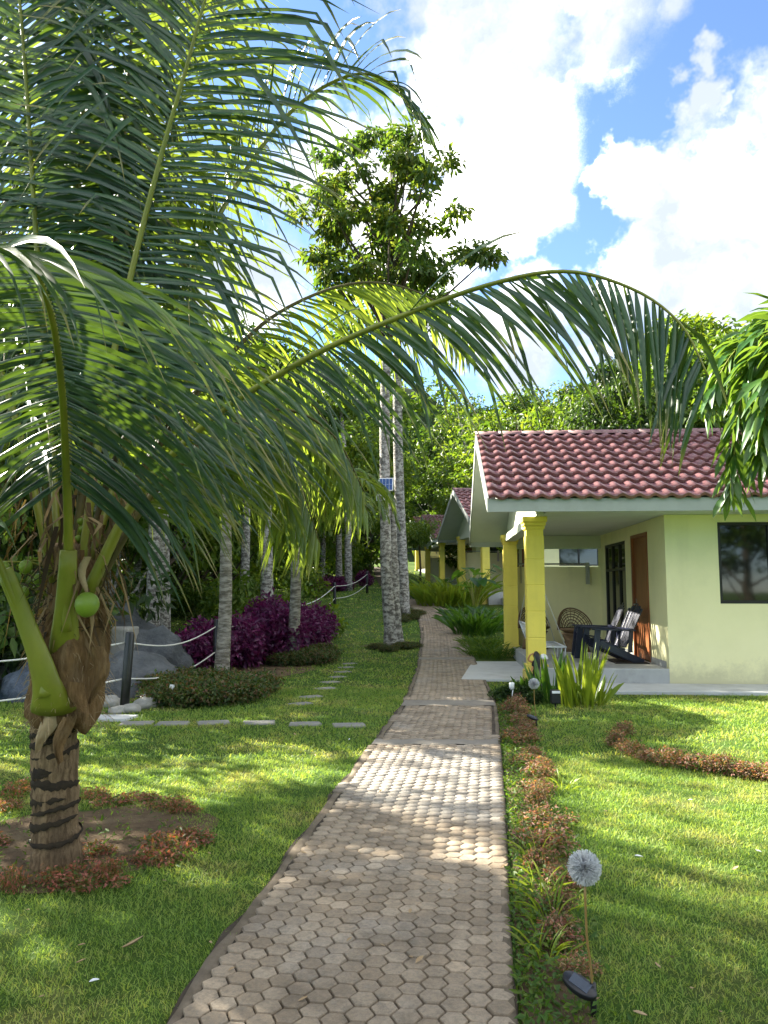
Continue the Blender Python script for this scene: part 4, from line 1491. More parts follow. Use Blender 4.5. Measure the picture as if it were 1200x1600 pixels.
top = FB + np.array([-.02, 0, 2.95])
for ctrl, n, sd_ in [([top, P(1240, 500, 4.5), P(1185, 545, 4.42), P(1155, 640, 4.38), P(1143, 770, 4.36)], 190, 1),
                    ([top, P(1250, 520, 4.35), P(1215, 575, 4.25), P(1195, 650, 4.2), P(1190, 720, 4.2)], 150, 2),
                    ([top, P(1245, 495, 4.6), P(1190, 515, 4.6), P(1140, 560, 4.6), P(1100, 640, 4.6)], 150, 3),
                    ([top, P(1262, 480, 4.7), P(1232, 500, 4.9), P(1195, 560, 5.0), P(1165, 640, 5.0)], 110, 4),
                    ([top, FB + np.array([.4, -.1, 3.3]), FB + np.array([.9, -.2, 3.2]), FB + np.array([1.2, -.2, 2.7])], 90, 5),
                    ([top, FB + np.array([.25, .45, 3.35]), FB + np.array([.55, .9, 3.25]), FB + np.array([.7, 1.1, 2.75])], 80, 6),
                    ([top, FB + np.array([.3, -.45, 3.35]), FB + np.array([.7, -.8, 3.2]), FB + np.array([.95, -1.0, 2.7])], 80, 7)]:
    fox_frond(ctrl, n, .33, .040, sd_)

# ================================================================== TALL TREE WITH PALE TRUNKS
TB = G(615, 1010)
tall = thing('tall_tree', 'tall evergreen tree with pale mottled twin trunks carrying the solar panel', 'tree', TB)


def px_tube(lst, Y, rads, n, base):
    pts = catmull([P(a, b_, Y + d) for a, b_, d in lst], n) - base
    return pts, np.interp(np.linspace(0, 1, n), np.linspace(0, 1, len(rads)), rads)


Yt = TB[1]
for lst, rads in [([(612, 1014, 0), (609, 970, 0), (604, 900, 0), (602, 800, 0), (601, 700, 0), (602, 600, .1), (606, 480, .2), (612, 330, .3), (618, 230, .3)], [.19, .15, .135, .13, .125, .12, .10, .07, .03]),
                  ([(622, 1012, .1), (618, 970, .1), (616, 900, .15), (614, 840, .2), (615, 780, .2)], [.17, .14, .12, .10, .085])]:
    pts, rr = px_tube(lst, Yt, rads, 30, TB)
    b = MB(); b.tube(pts, rr * (1 + .05 * np.sin(np.arange(30) * 1.7)), 12); b.build('trunk', M['bark'], tall, True)
hc = []
r_ = np.random.default_rng(5)


def hclump(px, py, dy, rx, rz, n):
    c = P(px, py, Yt + dy) - TB
    s = Yt / 1200
    hc.append((c[0], c[1], c[2], rx * s, rx * s, rz * s, n))


for k in range(46):
    a, q = r_.uniform(0, 6.28), math.sqrt(r_.random())
    px, py = 602 + 128 * q * math.cos(a), 298 + 96 * q * math.sin(a)
    if py > 370 and abs(px - 640) > 70:
        continue
    hclump(px, py, r_.normal() * 1.0, r_.uniform(18, 32), r_.uniform(10, 17), 115)
for k in range(26):
    px, py = r_.uniform(500, 690), 432 + r_.normal() * 26
    hclump(px, py, r_.normal() * .9, r_.uniform(20, 36), r_.uniform(8, 13), 110)
for px, py, rx, rz, n in [(738, 392, 30, 13, 190), (765, 400, 26, 11, 150), (720, 398, 20, 10, 90), (470, 335, 26, 14, 110), (490, 400, 26, 12, 110), (545, 225, 20, 14, 90), (520, 250, 16, 12, 70), (655, 205, 20, 20, 46), (662, 182, 12, 14, 22), (700, 250, 24, 16, 110), (715, 330, 22, 12, 110), (540, 390, 30, 12, 110), (520, 470, 30, 14, 130), (690, 470, 24, 12, 80), (450, 300, 20, 12, 60)]:
    hclump(px, py, r_.normal() * .5, rx, rz, n)
V, F = clump_leaves(hc, .21, .40, 77, .7, .3)
nobj('crown', V, F, M['hero'], tall)
b = MB()
for k in range(0, len(hc), 2):
    c = np.array(hc[k][:3])
    z0 = max(6.0, c[2] - 1.6 - random.random())
    tr0 = P(606, 480, Yt + .2) - TB
    t1 = P(617, 240, Yt + .3) - TB
    f = np.clip((z0 - tr0[2]) / (t1[2] - tr0[2]), -.2, 1)
    b0 = tr0 + (t1 - tr0) * f
    b.tube(catmull([b0, (b0 + c) / 2 + (0, 0, -.12), c], 6), np.linspace(.05, .012, 6), 5, False)
b.build('branches', M['barkdark'], tall, True)
# its neighbour, a slimmer trunk just behind
T2 = G(632, 966)
t2 = thing('slim_tree', 'slim pale speckled tree rising directly behind the twin trunks by the path', 'tree', T2)
pts, rr = px_tube([(632, 968, 0), (630, 900, 0), (625, 800, 0), (622, 700, 0), (621, 600, 0), (622, 500, 0), (628, 420, 0)], T2[1], [.20, .17, .165, .16, .15, .12, .06], 24, T2)
b = MB(); b.tube(pts, rr, 12); b.build('trunk', M['bark'], t2, True)
hc2 = []
for k in range(22):
    c = P(625 + r_.normal() * 55, 470 + r_.normal() * 30, T2[1] + r_.normal() * 1.0) - T2
    hc2.append((c[0], c[1], c[2], .75, .75, .42, 110))
V, F = clump_leaves(hc2, .27, .40, 78, .6, .35)
nobj('crown', V, F, M['mid'], t2)

# ================================================================== WOODLAND
protos = {
    'dark': [make_tree_mesh('dark', 101, 9, 2.8, .28, 64, 130, .25), make_tree_mesh('dark', 102, 9, 2.5, .34, 56, 130, .25)],
    'mid': [make_tree_mesh('mid', 103, 8, 2.7, .22, 60, 130, .24), make_tree_mesh('mid', 104, 8, 2.3, .30, 50, 130, .24)],
    'lime': [make_tree_mesh('lime', 105, 7, 2.6, .15, 58, 130, .22), make_tree_mesh('lime', 106, 7, 2.2, .20, 46, 130, .22)],
    'open': [make_tree_mesh('open', 108, 9, 2.9, .30, 30, 95, .26), make_tree_mesh('open', 109, 9, 2.6, .34, 26, 95, .26)],
    'thin': [make_tree_mesh('thin', 107, 10, 1.9, .45, 30, 70, .22, .10)],
}
BASEH = {'dark': 9, 'mid': 8, 'lime': 7, 'thin': 10, 'open': 9}
LBL = {
    'dark': 'dark green broadleaf tree',
    'mid': 'mid green leafy tree',
    'lime': 'yellow green leafy tree',
    'open': 'loose crowned green tree',
    'thin': 'thin tree with sparse leaves',
}
GRP = {'open': 'loose crowned trees left of the garden', 'dark': 'dark trees of the wood', 'mid': 'mid green trees of the wood', 'lime': 'yellow green trees of the wood', 'thin': 'thin sparse trees of the wood'}
# (x, y, height, kind)
wood = []


def wpx(px, Y, top_py, kind, wide=1.0):
    x = (px - 600) / 1200 * Y * 1.0
    zt = P(px, top_py, Y)[2]
    g = hz(x, Y)
    wood.append((x, Y, zt - g, kind, wide, REG))


# behind the bungalows
REG = 'behind the row of bungalows'
for a in [(1120, 36, 560, 'dark', 1.1), (1060, 31, 560, 'mid', 1.0), (1010, 34, 575, 'lime', 1.0), (955, 30, 600, 'dark', .9), (905, 33, 618, 'mid', 1.0), (860, 36, 640, 'lime', 1.0), (1180, 30, 520, 'mid', 1.1),
          (820, 44, 625, 'mid', 1.1), (770, 48, 650, 'lime', 1.1), (985, 42, 560, 'dark', 1.0), (1060, 46, 520, 'lime', 1.1), (880, 52, 615, 'dark', 1.2), (800, 60, 600, 'thin', 1.0), (740, 55, 600, 'thin', 1.0), (850, 50, 590, 'thin', 1.0), (1290, 34, 500, 'dark', 1.2),
          (760, 78, 640, 'dark', 1.3), (700, 74, 690, 'dark', 1.4), (655, 76, 690, 'dark', 1.3), (720, 66, 700, 'mid', 1.2), (668, 68, 700, 'dark', 1.2), (615, 78, 660, 'mid', 1.3), (745, 68, 690, 'dark', 1.2)]:
    wpx(*a)
# beyond the lawn, ahead and left
REG = 'in the wood beyond the upper lawn and rope fence'
for a in [(575, 52, 650, 'mid', 1.2), (545, 46, 670, 'lime', 1.1), (515, 43, 650, 'mid', 1.1), (480, 40, 630, 'lime', 1.0), (450, 37, 650, 'mid', 1.0), (415, 35, 610, 'lime', 1.0), (560, 60, 610, 'mid', 1.3), (500, 58, 590, 'dark', 1.3), (430, 50, 570, 'mid', 1.2),
          (380, 31, 610, 'mid', 1.0), (345, 28, 610, 'lime', 1.0), (300, 27, 570, 'mid', 1.0), (255, 25, 560, 'lime', 1.0), (210, 24, 560, 'dark', 1.0), (160, 23, 540, 'mid', 1.0), (110, 22, 540, 'dark', 1.0), (50, 21, 540, 'mid', 1.0), (0, 20, 520, 'dark', 1.0),
          (330, 42, 520, 'dark', 1.3), (230, 38, 500, 'mid', 1.3), (120, 34, 500, 'dark', 1.2), (20, 32, 480, 'mid', 1.2), (-100, 26, 480, 'dark', 1.1)]:
    wpx(*a)
# trees behind the viewer, seen mirrored in the window panes
for x, y, hh, kind in [(-3, -13, 8, 'dark'), (3, -15, 9, 'mid'), (8, -12, 8, 'dark'), (13, -11, 8.5, 'mid'), (18, -9, 9, 'dark'), (22, -4, 8, 'mid')]:
    wood.append((x, y, hh, kind, 1.3, 'mirrored in the bungalow window, standing across the lawn'))
# wood at the left of the garden: it shades the lawn
for x, y, hh, kind in [(-7.3, 9.3, 6.2, 'open'), (-10.6, 12.4, 10.2, 'open'), (-7.9, 13.6, 8.4, 'open'), (-8.6, 16.8, 9.0, 'open'), (-6.6, 18.6, 8.2, 'open'), (-12.0, 17, 10.5, 'dark'), (-13.2, 9.2, 9.6, 'open'), (-6.4, 22.5, 9.0, 'open'), (-9.5, 21, 10.5, 'dark'), (-5.6, 27, 8, 'open'), (-8.0, 28, 10, 'open'), (-13, 4, 9, 'dark')]:
    wood.append((x, y, hh, kind, 1.0, 'beside the pond, left of the lawn'))
MATOF = {'open': 'mid', 'dark': 'dark', 'mid': 'mid', 'lime': 'lime', 'thin': 'hero'}
for k, (x, y, hh, kind, wide, reg) in enumerate(wood):
    ms = protos[kind][k % len(protos[kind])]
    s = hh / (BASEH[kind] * 1.03)
    tree_thing('woodland_tree', LBL[kind] + ' ' + reg, 'tree', ms, (M['bark'] if kind in ('thin',) or k % 4 == 0 else M['barkdark'], M[MATOF[kind]]),
               (x, y, hz(x, y)), random.uniform(0, 6.28), (s * wide, s * wide, s), LBL[kind] + ' ' + reg)

# pale bare trunks standing at the edge of the wood
for k, (px, py, Y, rad, tx, ty) in enumerate([(418, 955, 21, .17, 408, 640), (255, 985, 18, .17, 246, 620), (545, 905, 36, .17, 533, 640), (530, 905, 37, .15, 520, 640), (238, 990, 17, .15, 240, 620), (380, 960, 22, .13, 384, 640), (502, 905, 38, .15, 505, 650)]):
    p0 = P(px, py, Y); p0[2] = hz(p0[0], Y)
    tt = thing('slender_tree', 'pale slender trunk at the near edge of the wood behind the rope fence', 'tree', p0, 0, 'slender trunks at the edge of the wood')
    pts = catmull([p0 * 0 + (0, 0, -.1), (P((px + tx) / 2 + 3, (py + ty) / 2, Y) - p0), P(tx, ty, Y) - p0], 14)
    b = MB(); b.tube(pts, np.linspace(rad * 1.15, rad * .55, 14), 10); b.build('trunk', M['bark'], tt, True)
    cl = [(pts[-1][0] + random.gauss(0, .8), pts[-1][1] + random.gauss(0, .8), pts[-1][2] + random.gauss(.2, .6), .7, .7, .42, 80) for _ in range(14)]
    V, F = clump_leaves(cl, .24, .42, 300 + k)
    nobj('crown', V, F, M['mid'], tt)

# understorey shrubs in front of the wood
us = []
for k in range(3):
    V, F = clump_leaves([(random.gauss(0, .45), random.gauss(0, .45), .25 + random.random() * .8, .42, .42, .32, 90) for _ in range(13)], .17, .42, 400 + k)
    m_ = nmesh('understorey_shrub', V, F); m_.materials.append(M['mid']); us.append(m_)
for k in range(64):
    if k < 34:
        y = random.uniform(19, 50); x = -3.3 - random.random() * 7 + (y - 20) * .055
    elif k < 52:
        y = random.uniform(50, 64); x = random.uniform(-9, -1.8)
    else:
        y = random.uniform(11, 20); x = random.uniform(-11, -5.6)
    o = bpy.data.objects.new('understorey_shrub', us[k % 3])
    o.location = (x, y, hz(x, y)); s = random.uniform(.8, 1.7) * (1 if y < 35 else 1.3)
    o.scale = (s, s, s * random.uniform(.8, 1.2)); o.rotation_euler = (0, 0, random.uniform(0, 6.28))
    link(o); o.material_slots[0].link = 'OBJECT'; o.material_slots[0].material = M[random.choice(['dark', 'mid', 'mid', 'lime'])]
    tag(o, 'leafy shrub of the undergrowth along the edge of the wood', 'shrub', 'undergrowth along the wood')

# wooded hills behind
hx = np.linspace(-320, 360, 90)
hy = np.linspace(85, 330, 34)
X, Y = np.meshgrid(hx, hy)


def hill_h(X, Y):
    pxx = 600 + X / 150 * 1200
    crest = np.interp(pxx, [-2000, 0, 450, 600, 690, 760, 850, 950, 1050, 1170, 1400, 3300], [70, 62, 50, 42, 38, 33, 34, 40, 46, 54, 60, 72])
    t = np.clip((Y - 85) / 75, 0, 1)
    t = t * t * (3 - 2 * t)
    n = 2.2 * np.sin(X * .11 + Y * .05) + 1.7 * np.sin(X * .23 - Y * .09 + 1)
    return 3.0 + (crest - 3) * t + n * t


Z = hill_h(X, Y)
V = np.stack([X, Y, Z], -1).reshape(-1, 3)
nx = len(hx)
i = np.arange(len(hy) - 1)[:, None] * nx + np.arange(nx - 1)[None, :]
M['hill'] = surf('hill_soil', (.03, .05, .018), (.018, .032, .012), .15, .95, 0, 1, .1)
tag(nobj('hill', V, np.stack([i, i + 1, i + 1 + nx, i + nx], -1).reshape(-1, 4), M['hill'], None, True), kind='structure')
nc_ = 900
cx, cy = rng.uniform(-150, 190, nc_), 88 + 85 * rng.random(nc_) ** 1.0
cz = hill_h(cx, cy)
cl = [(cx[k], cy[k], cz[k] + 1.5, rng.uniform(2.5, 4.5), rng.uniform(2.5, 4.5), rng.uniform(1.8, 3.4), 85) for k in range(nc_)]
V, F = clump_leaves(cl, 1.15, .6, 900, .2, .6)
tag(nobj('hillside_forest', V, F, M['mid']), 'continuous forest canopy covering the hills behind the garden', 'forest', kind='stuff')

# ================================================================== MIDGROUND PALMS
def small_palm(px, py, ctop, label, seed, nf, L, rad):
    p0 = G(px, py)
    t = thing('garden_palm', label, 'palm', p0)
    Y = p0[1]
    topw = P(*ctop, Y)
    pts = catmull([np.array([0, 0, -.1]), (topw - p0) * .4 + (.05, 0, 0), topw - p0], 18)
    NS = 90
    pts = catmull(pts, NS)
    kq = np.linspace(0, 1, NS)
    rr = np.interp(kq, [0, .03, .08, .3, 1], [rad * 1.7, rad * 1.35, rad * 1.08, rad * .95, rad * .7]) * (1 + .07 * ((kq * 24) % 1.0))
    b = MB(); b.tube(pts, rr, 12); b.build('trunk', M['barkgrey'], t, True)
    r = np.random.default_rng(seed)
    top = topw
    for k in range(nf):
        a = 2 * math.pi * k / nf + r.uniform(-.2, .2)
        d = np.array([math.cos(a), math.sin(a), 0])
        e = r.uniform(.35, 1.0)
        ctrl = [top, top + d * L * .3 + (0, 0, L * .32 * e), top + d * L * .65 + (0, 0, L * .36 * e), top + d * L * .95 + (0, 0, L * .12 * e), top + d * L * 1.1 + (0, 0, -L * .28)]
        add_frond(t, p0, ctrl, M['palmleafback'], False, start=.15, npair=34, Lmax=L * .36, W=.045, droop=1.1, seed=seed + k, r0=.022, nr=18)
    return t


small_palm(345, 1066, (352, 730), 'slim grey trunked palm rising out of the clipped green hedge', 20, 10, 1.9, .115)
small_palm(455, 1036, (462, 775), 'slim grey trunked palm standing between the purple shrubs', 40, 10, 1.9, .12)
# small feathery tree by the third bungalow
pF = np.array([1.75, 37.5, hz(1.75, 37.5)])
ft_ = thing('feathery_tree', 'small tree with a thin dark trunk and feathery green crown before the third bungalow', 'tree', pF)
b = MB(); b.tube(np.array([(0, 0, -.1), (.03, 0, 1.0), (-.02, 0, 2.0), (.0, 0, 2.8)]), [.07, .055, .05, .03], 8); b.build('trunk', M['barkdark'], ft_, True)
V, F = clump_leaves([(random.gauss(0, .55), random.gauss(0, .5), 2.75 + random.gauss(0, .28), .42, .42, .22, 80) for _ in range(22)], .2, .3, 610, .8)
nobj('crown', V, F, M['lime'], ft_)

# ================================================================== SHRUBS


def shrub_mesh(name, n_clump, rx, rz, size, per, asp, seed, mat, stems=True):
    r = np.random.default_rng(seed)
    cl = []
    for k in range(n_clump):
        a, q = r.uniform(0, 6.28), math.sqrt(r.random())
        cl.append((rx * .8 * q * math.cos(a), rx * .8 * q * math.sin(a), rz * r.uniform(.25, .9) * (1 - .35 * q * q), rx * .36, rx * .36, rz * .26, per))
    V, F = clump_leaves(cl, size, asp, seed, .15, .35)
    V[:, 2] = np.abs(V[:, 2]) + .002
    me = nmesh(name, V, F); me.materials.append(mat)
    return me


def place(name, me, x, y, s, label, cat, group, sz=None):
    o = bpy.data.objects.new(name, me)
    o.location = (x, y, hz(x, y)); o.scale = (s, s, sz or s * random.uniform(.85, 1.15)); o.rotation_euler = (0, 0, random.uniform(0, 6.28))
    link(o)
    return tag(o, label, cat, group)


pm = [shrub_mesh('purple_shrub', 34, .62, .95, .115, 75, .5, 500 + k, M['purple']) for k in range(3)]
for k, (px, py, s) in enumerate([(285, 1058, .72), (325, 1052, .85), (372, 1046, 1.0), (398, 1040, 1.05), (425, 1036, 1.05), (440, 1024, 1.0), (465, 1020, 1.0), (478, 1012, .95), (490, 1006, .9), (355, 1030, 1.0), (310, 1035, .9), (420, 1015, 1.1), (455, 1003, 1.0)]):
    p = G(px, py)
    place('purple_shrub', pm[k % 3], p[0], p[1] + .25, s, 'deep purple leafed shrub massed with others along the edge of the lawn', 'shrub', 'purple shrubs by the lawn')
for k, (px, py, s) in enumerate([(540, 922, .8), (525, 924, .8), (505, 926, .8), (570, 916, .8)]):
    p = G(px, py)
    place('purple_shrub', pm[k % 3], p[0], p[1], s, 'far purple shrub below the rope fence at the top of the lawn', 'shrub', 'far purple shrubs by the path')
# croton at the end of the purple bank
cm_ = shrub_mesh('variegated_shrub', 22, .5, .8, .16, 40, .5, 540, M['lime'])
for px, py, s in [(500, 1000, 1.0), (380, 1000, 1.25), (445, 985, 1.0)]:
    p = G(px, py)
    place('variegated_shrub', cm_, p[0] + .1, p[1] + .4, s, 'yellow green broad leafed shrub growing through the purple bank', 'shrub', 'variegated shrubs in the purple bank')

hm = [shrub_mesh('clipped_hedge', 44, .48, .34, .05, 90, .55, 560 + k, M['hedge']) for k in range(2)]
for k, (px, py, s) in enumerate([(275, 1100, 1.0), (310, 1102, 1.0), (345, 1098, 1.05), (375, 1092, 1.0), (395, 1082, .9), (290, 1080, 1.05), (330, 1078, 1.0), (262, 1088, .9)]):
    p = G(px, py)
    place('clipped_hedge', hm[k % 2], p[0], p[1], s, 'low clipped green hedge bush round the foot of the slim palm', 'hedge', 'hedge bushes round the slim palm', .95)
for k, (px, py, s) in enumerate([(452, 1040, .9), (475, 1038, .95), (495, 1034, .9), (505, 1028, .8)]):
    p = G(px, py)
    place('clipped_hedge', hm[k % 2], p[0], p[1], s, 'low clipped green hedge bush before the second purple shrub group', 'hedge', 'hedge bushes before the purple bank', .85)
for k, (px, py, s) in enumerate([(590, 1014, .55), (632, 1014, .6), (645, 1012, .5), (608, 1018, .5), (640, 968, .75), (650, 962, .75), (628, 972, .6)]):
    p = G(px, py)
    place('clipped_hedge', hm[k % 2], p[0], p[1], s, 'little dark bush at the foot of the pale trunks beside the path', 'shrub', 'bushes at the foot of the pale trunks', s * .8)

# reddish shrubs round the coconut palm
rm = [shrub_mesh('dwarf_red_shrub', 16, .18, .16, .030, 34, .5, 580 + k, M['redshrub']) for k in range(3)]
ring = [(45, 1262), (140, 1255), (190, 1252), (225, 1250), (262, 1256), (285, 1275), (305, 1305), (275, 1322), (245, 1335), (215, 1348), (185, 1362), (155, 1378), (60, 1385), (20, 1390), (-20, 1385), (-40, 1330), (10, 1250), (125, 1392), (165, 1340)]
for k, (px, py) in enumerate(ring):
    p = G(px, py)
    place('dwarf_red_shrub', rm[k % 3], p[0] + random.gauss(0, .04), p[1] + random.gauss(0, .05), random.uniform(.4, .95), 'dwarf pinkish red shrub in the ring round the coconut palm', 'shrub', 'dwarf shrubs round the coconut palm', random.uniform(.4, .85))
# brownish border beside the path
bm_ = [shrub_mesh('border_shrub', 22, .19, .22, .032, 42, .45, 590 + k, M['brownshrub']) for k in range(3)]
for k, y in enumerate(np.arange(2.55, 10.6, .30)):
    xr = path_edges(y)[1]
    s = .95 if y > 4.6 else .66
    if random.random() < (.10 if y > 4.6 else .25):
        continue
    if 3.0 < y < 3.4:
        s = .5
    place('border_shrub', bm_[k % 3], xr + (.24 if y > 4.6 else .20) + random.uniform(-.05, .07), y + random.gauss(0, .05), s * random.uniform(.6, 1.15), 'brownish red low shrub in the border along the right side of the path', 'shrub', 'border shrubs along the path', s * random.uniform(.5, .95))
for k, (px, py) in enumerate([(975, 1150), (965, 1168), (985, 1182), (1010, 1190), (1040, 1196), (1068, 1200), (1095, 1205), (1125, 1208), (1150, 1212), (1180, 1216), (1205, 1220)]):
    p = G(px, py)
    place('border_shrub', bm_[k % 3], p[0], p[1], random.uniform(.55, .95), 'brown red low shrub in the curved row on the bungalow lawn', 'shrub', 'shrubs of the curved row', random.uniform(.45, .8))
gm = shrub_mesh('rounded_bush', 30, .2, .25, .04, 60, .5, 600, M['dark'])
for px, py, s in [(787, 1098, .9), (815, 1095, 1.0), (835, 1100, .8)]:
    p = G(px, py)
    place('rounded_bush', gm, p[0], p[1], s, 'dark rounded little bush where the entry slab meets the path', 'shrub', 'rounded bushes by the entry slab')


def strap_clump(name, loc, n, L, W, spread, mat, seed, label, cat='plant', group=None, stiff=.5, upright=.25):
    r = np.random.default_rng(seed)
    t = thing(name, label, cat, loc, 0, group)
    Vs, Fs = [], []
    for k in range(n):
        a = r.uniform(0, 6.28); q = spread * math.sqrt(r.random())
        p = np.array([q * math.cos(a), q * math.sin(a), -.02])
        lean = r.uniform(.05, upright + .35)
        b_ = a + r.normal() * .6
        d = unit(np.array([math.cos(b_) * lean, math.sin(b_) * lean, 1]))
        ll = L * r.uniform(.55, 1.1)
        ns = 7
        cl = [p]; dd = d
        for m in range(1, ns):
            dd = unit(dd + np.array([math.cos(b_), math.sin(b_), -.5]) * (1 - stiff) * .10 * m * r.uniform(.6, 1.3)); cl.append(cl[-1] + dd * ll / (ns - 1))
        cl = np.array(cl); tl = unit(np.gradient(cl, axis=0))
        wd = unit(np.cross(tl, np.array([[math.cos(b_ + r.normal() * .7), math.sin(b_ + r.normal() * .7), .2]])))
        nn = np.cross(wd, tl)
        wt = W * r.uniform(.75, 1.2) * np.array([.4, .5, .8, 1, .95, .6, .04])
        V = np.stack([cl - wd * wt[:, None] * .5 + nn * wt[:, None] * .2, cl, cl + wd * wt[:, None] * .5 + nn * wt[:, None] * .2], 1).reshape(-1, 3)
        F = np.array([(3 * m + j, 3 * m + j + 1, 3 * m + j + 4, 3 * m + j + 3) for m in range(ns - 1) for j in (0, 1)])
        Vs.append(V); Fs.append(F)
    if n <= 60 and L > .5 and loc[1] < 12:
        for V, F in zip(Vs, Fs):
            nobj('blade', V, F, mat, t, True)
    else:
        nv = len(Vs[0])
        tag(nobj('blades', np.concatenate(Vs), np.concatenate([f + i * nv for i, f in enumerate(Fs)]), mat, t, True), kind='stuff')
    return t


p = G(905, 1104)
strap_clump('ginger_plant', (p[0], p[1], 0), 60, .80, .052, .22, M['straplime'], 1, 'lime green ginger plant with upright blades in front of the porch edge', group=None, stiff=.93, upright=.02)
p = G(862, 1100)
strap_clump('ginger_plant', (p[0] + .03, p[1] + .1, 0), 26, .68, .06, .17, M['strapgreen'], 2, 'darker green ginger plant at the foot of the near yellow column', stiff=.92, upright=.05)
p = G(825, 1096)
strap_clump('ginger_plant', (p[0], p[1] + .15, 0), 9, .42, .07, .1, M['strapgreen'], 3, 'few broad green blades beside the black haired figurine', stiff=.8, upright=.35)
p = G(935, 1105)
strap_clump('ginger_plant', (p[0], p[1] + .15, 0), 14, .5, .06, .12, M['straplime'], 4, 'thin clump of green blades at the right of the lime ginger plant', stiff=.8, upright=.3)
# planting between the bungalows
for px, py, n, L, W, sp, mt, lb in [(690, 946, 150, 1.25, .11, .95, 'straplime', 'tall yellow green strap leaf clump lit beside the bend of the path'),
                                   (718, 946, 110, 1.5, .11, .8, 'straplime', 'tall lime green strap leaf clump behind the large leafed taro'),
                                   (665, 935, 110, 1.1, .10, .9, 'strapgreen', 'green strap leaf clump below the feathery tree'),
                                   (742, 992, 130, .95, .10, .55, 'strapgreen', 'dark green spider lily clump along the path before the taro'),
                                   (722, 975, 90, .8, .09, .45, 'strapgreen', 'dark green spider lily clump at the path edge by the bend'),
                                   (768, 985, 80, .9, .09, .45, 'strapgreen', 'dark green spider lily clump beside the far yellow column')]:
    p = G(px, py)
    strap_clump('strap_leaf_plant', p, n, L, W, sp, M[mt], px, lb, stiff=.55, upright=.4)
for px, py, s in [(752, 1026, 1.0), (775, 1028, 1.0), (745, 1010, .9), (770, 1012, 1.0)]:
    p = G(px, py)
    strap_clump('grass_tuft', p, 170, .45 * s, .016, .34, M['weed'], px + 1, 'fine bright green grass tuft between the path and the far yellow column', 'grass', 'grass tufts by the far column', stiff=.4, upright=.5)
# taro with big leaves
p = G(742, 962)
ta = thing('taro_plant', 'taro plant with very large dark heart shaped leaves beside the first bungalow', 'plant', p)
r = np.random.default_rng(9)
for k in range(13):
    a = r.uniform(0, 6.28); L = r.uniform(.9, 1.75); o_ = r.uniform(.25, .75)
    tip = np.array([math.cos(a) * o_, math.sin(a) * o_, L])
    b = MB(); b.tube(catmull([(0, 0, -.02), tip * .55 * (.6, .6, 1.1), tip], 7), np.linspace(.022, .010, 7), 6); st = b.build('stem', M['petiole'], ta, True)
    d = np.array([math.cos(a), math.sin(a), -.35 + r.normal() * .25]); d = unit(d)
    s_ = unit(np.cross(d, (0, 0, 1))); n_ = np.cross(s_, d)
    sz = r.uniform(.28, .42)
    out = [(-.35, .28), (-.42, .5), (-.1, .62), (.3, .52), (.7, .30), (1.05, 0)]
    prof = [(x, y) for x, y in out] + [(x, -y) for x, y in out[-2::-1]]
    V = [tip] + [tip + d * x * sz + s_ * y * sz + n_ * (abs(y) * .16 - x * x * .12) * sz for x, y in prof] + [tip - d * .05 * sz]
    n = len(prof)
    MB().add(V, [(0, 1 + i_, 2 + i_) for i_ in range(n - 1)]).build('leaf_blade', M['strapgreen'], st, True)

# ================================================================== POND, BOULDERS, ROPE FENCE


def boulder(name, loc, size, seed, mat, label, sub=4, rough=.16, group=None, rotz=0):
    import bmesh
    bm = bmesh.new()
    bmesh.ops.create_icosphere(bm, subdivisions=sub, radius=1.0)
    for v in bm.verts:
        q = v.co.normalized()
        n = mnoise.fractal(q * 1.1 + Vector((seed * 3.1, seed, 0)), .8, 2.1, 4)
        n2 = mnoise.noise(q * 3.3 + Vector((seed, 0, seed)))
        k = 1 + rough * 1.6 * n + rough * .35 * n2
        v.co = Vector((q.x * size[0], q.y * size[1], max(q.z, -.45) * size[2])) * k
    me = bpy.data.meshes.new(name)
    bm.to_mesh(me); bm.free()
    me.polygons.foreach_set('use_smooth', [True] * len(me.polygons))
    me.materials.append(mat)
    o = bpy.data.objects.new(name, me)
    o.location = tuple(float(v) for v in loc); o.rotation_euler = (0, 0, rotz)
    link(o)
    return tag(o, label, 'rock', group)


boulder('boulder', (-3.75, 11.4, .04), (.86, .65, .52), 1, M['rock'], 'big smooth grey boulder behind the black rope post', 5, .10)
boulder('boulder', (-4.7, 10.9, .0), (.66, .55, .54), 2, M['wetrock'], 'blue grey wet looking boulder between the coconut palm and the rope post', 5, .10)
boulder('boulder', (-6.4, 10.2, .05), (1.0, .8, .7), 3, M['wetrock'], 'blue grey wet boulder half hidden behind the coconut palm trunk', 4, .12)
boulder('boulder', (-4.1, 13.4, .15), (.8, .6, .72), 4, M['rock'], 'rough grey boulder behind the purple shrubs near the fence', 4, .2)
boulder('boulder', (-4.9, 14.4, .15), (.9, .6, .9), 5, M['rock'], 'tall rough grey boulder at the back of the pond', 4, .2)
for k, (px, py, s) in enumerate([(240, 1098, .17), (225, 1106, .14), (262, 1092, .16), (170, 1104, .15), (205, 1112, .10), (252, 1080, .2), (155, 1100, .13), (185, 1114, .09), (275, 1072, .2)]):
    p = G(px, py)
    boulder('edging_stone', (p[0], p[1], .02), (s * 1.3, s, s * .8), 20 + k, M['rockpale'], 'pale rounded edging stone at the foot of the black rope post', 3, .2, 'pale stones by the rope post', k)
p = G(150, 1124)
b = MB(); b.add([(-.42, -.12, .03), (.40, -.16, .03), (.44, .14, .03), (-.40, .17, .03), (-.44, -.14, -.05), (.42, -.18, -.05), (.46, .16, -.05), (-.42, .19, -.05)], [(0, 1, 2, 3), (0, 4, 5, 1), (1, 5, 6, 2), (2, 6, 7, 3), (3, 7, 4, 0)])
o = b.build('landing_slab', M['slab']); o.location = tuple(p)
tag(o, 'pale concrete landing slab at the end of the stepping slabs by the post', 'slab')
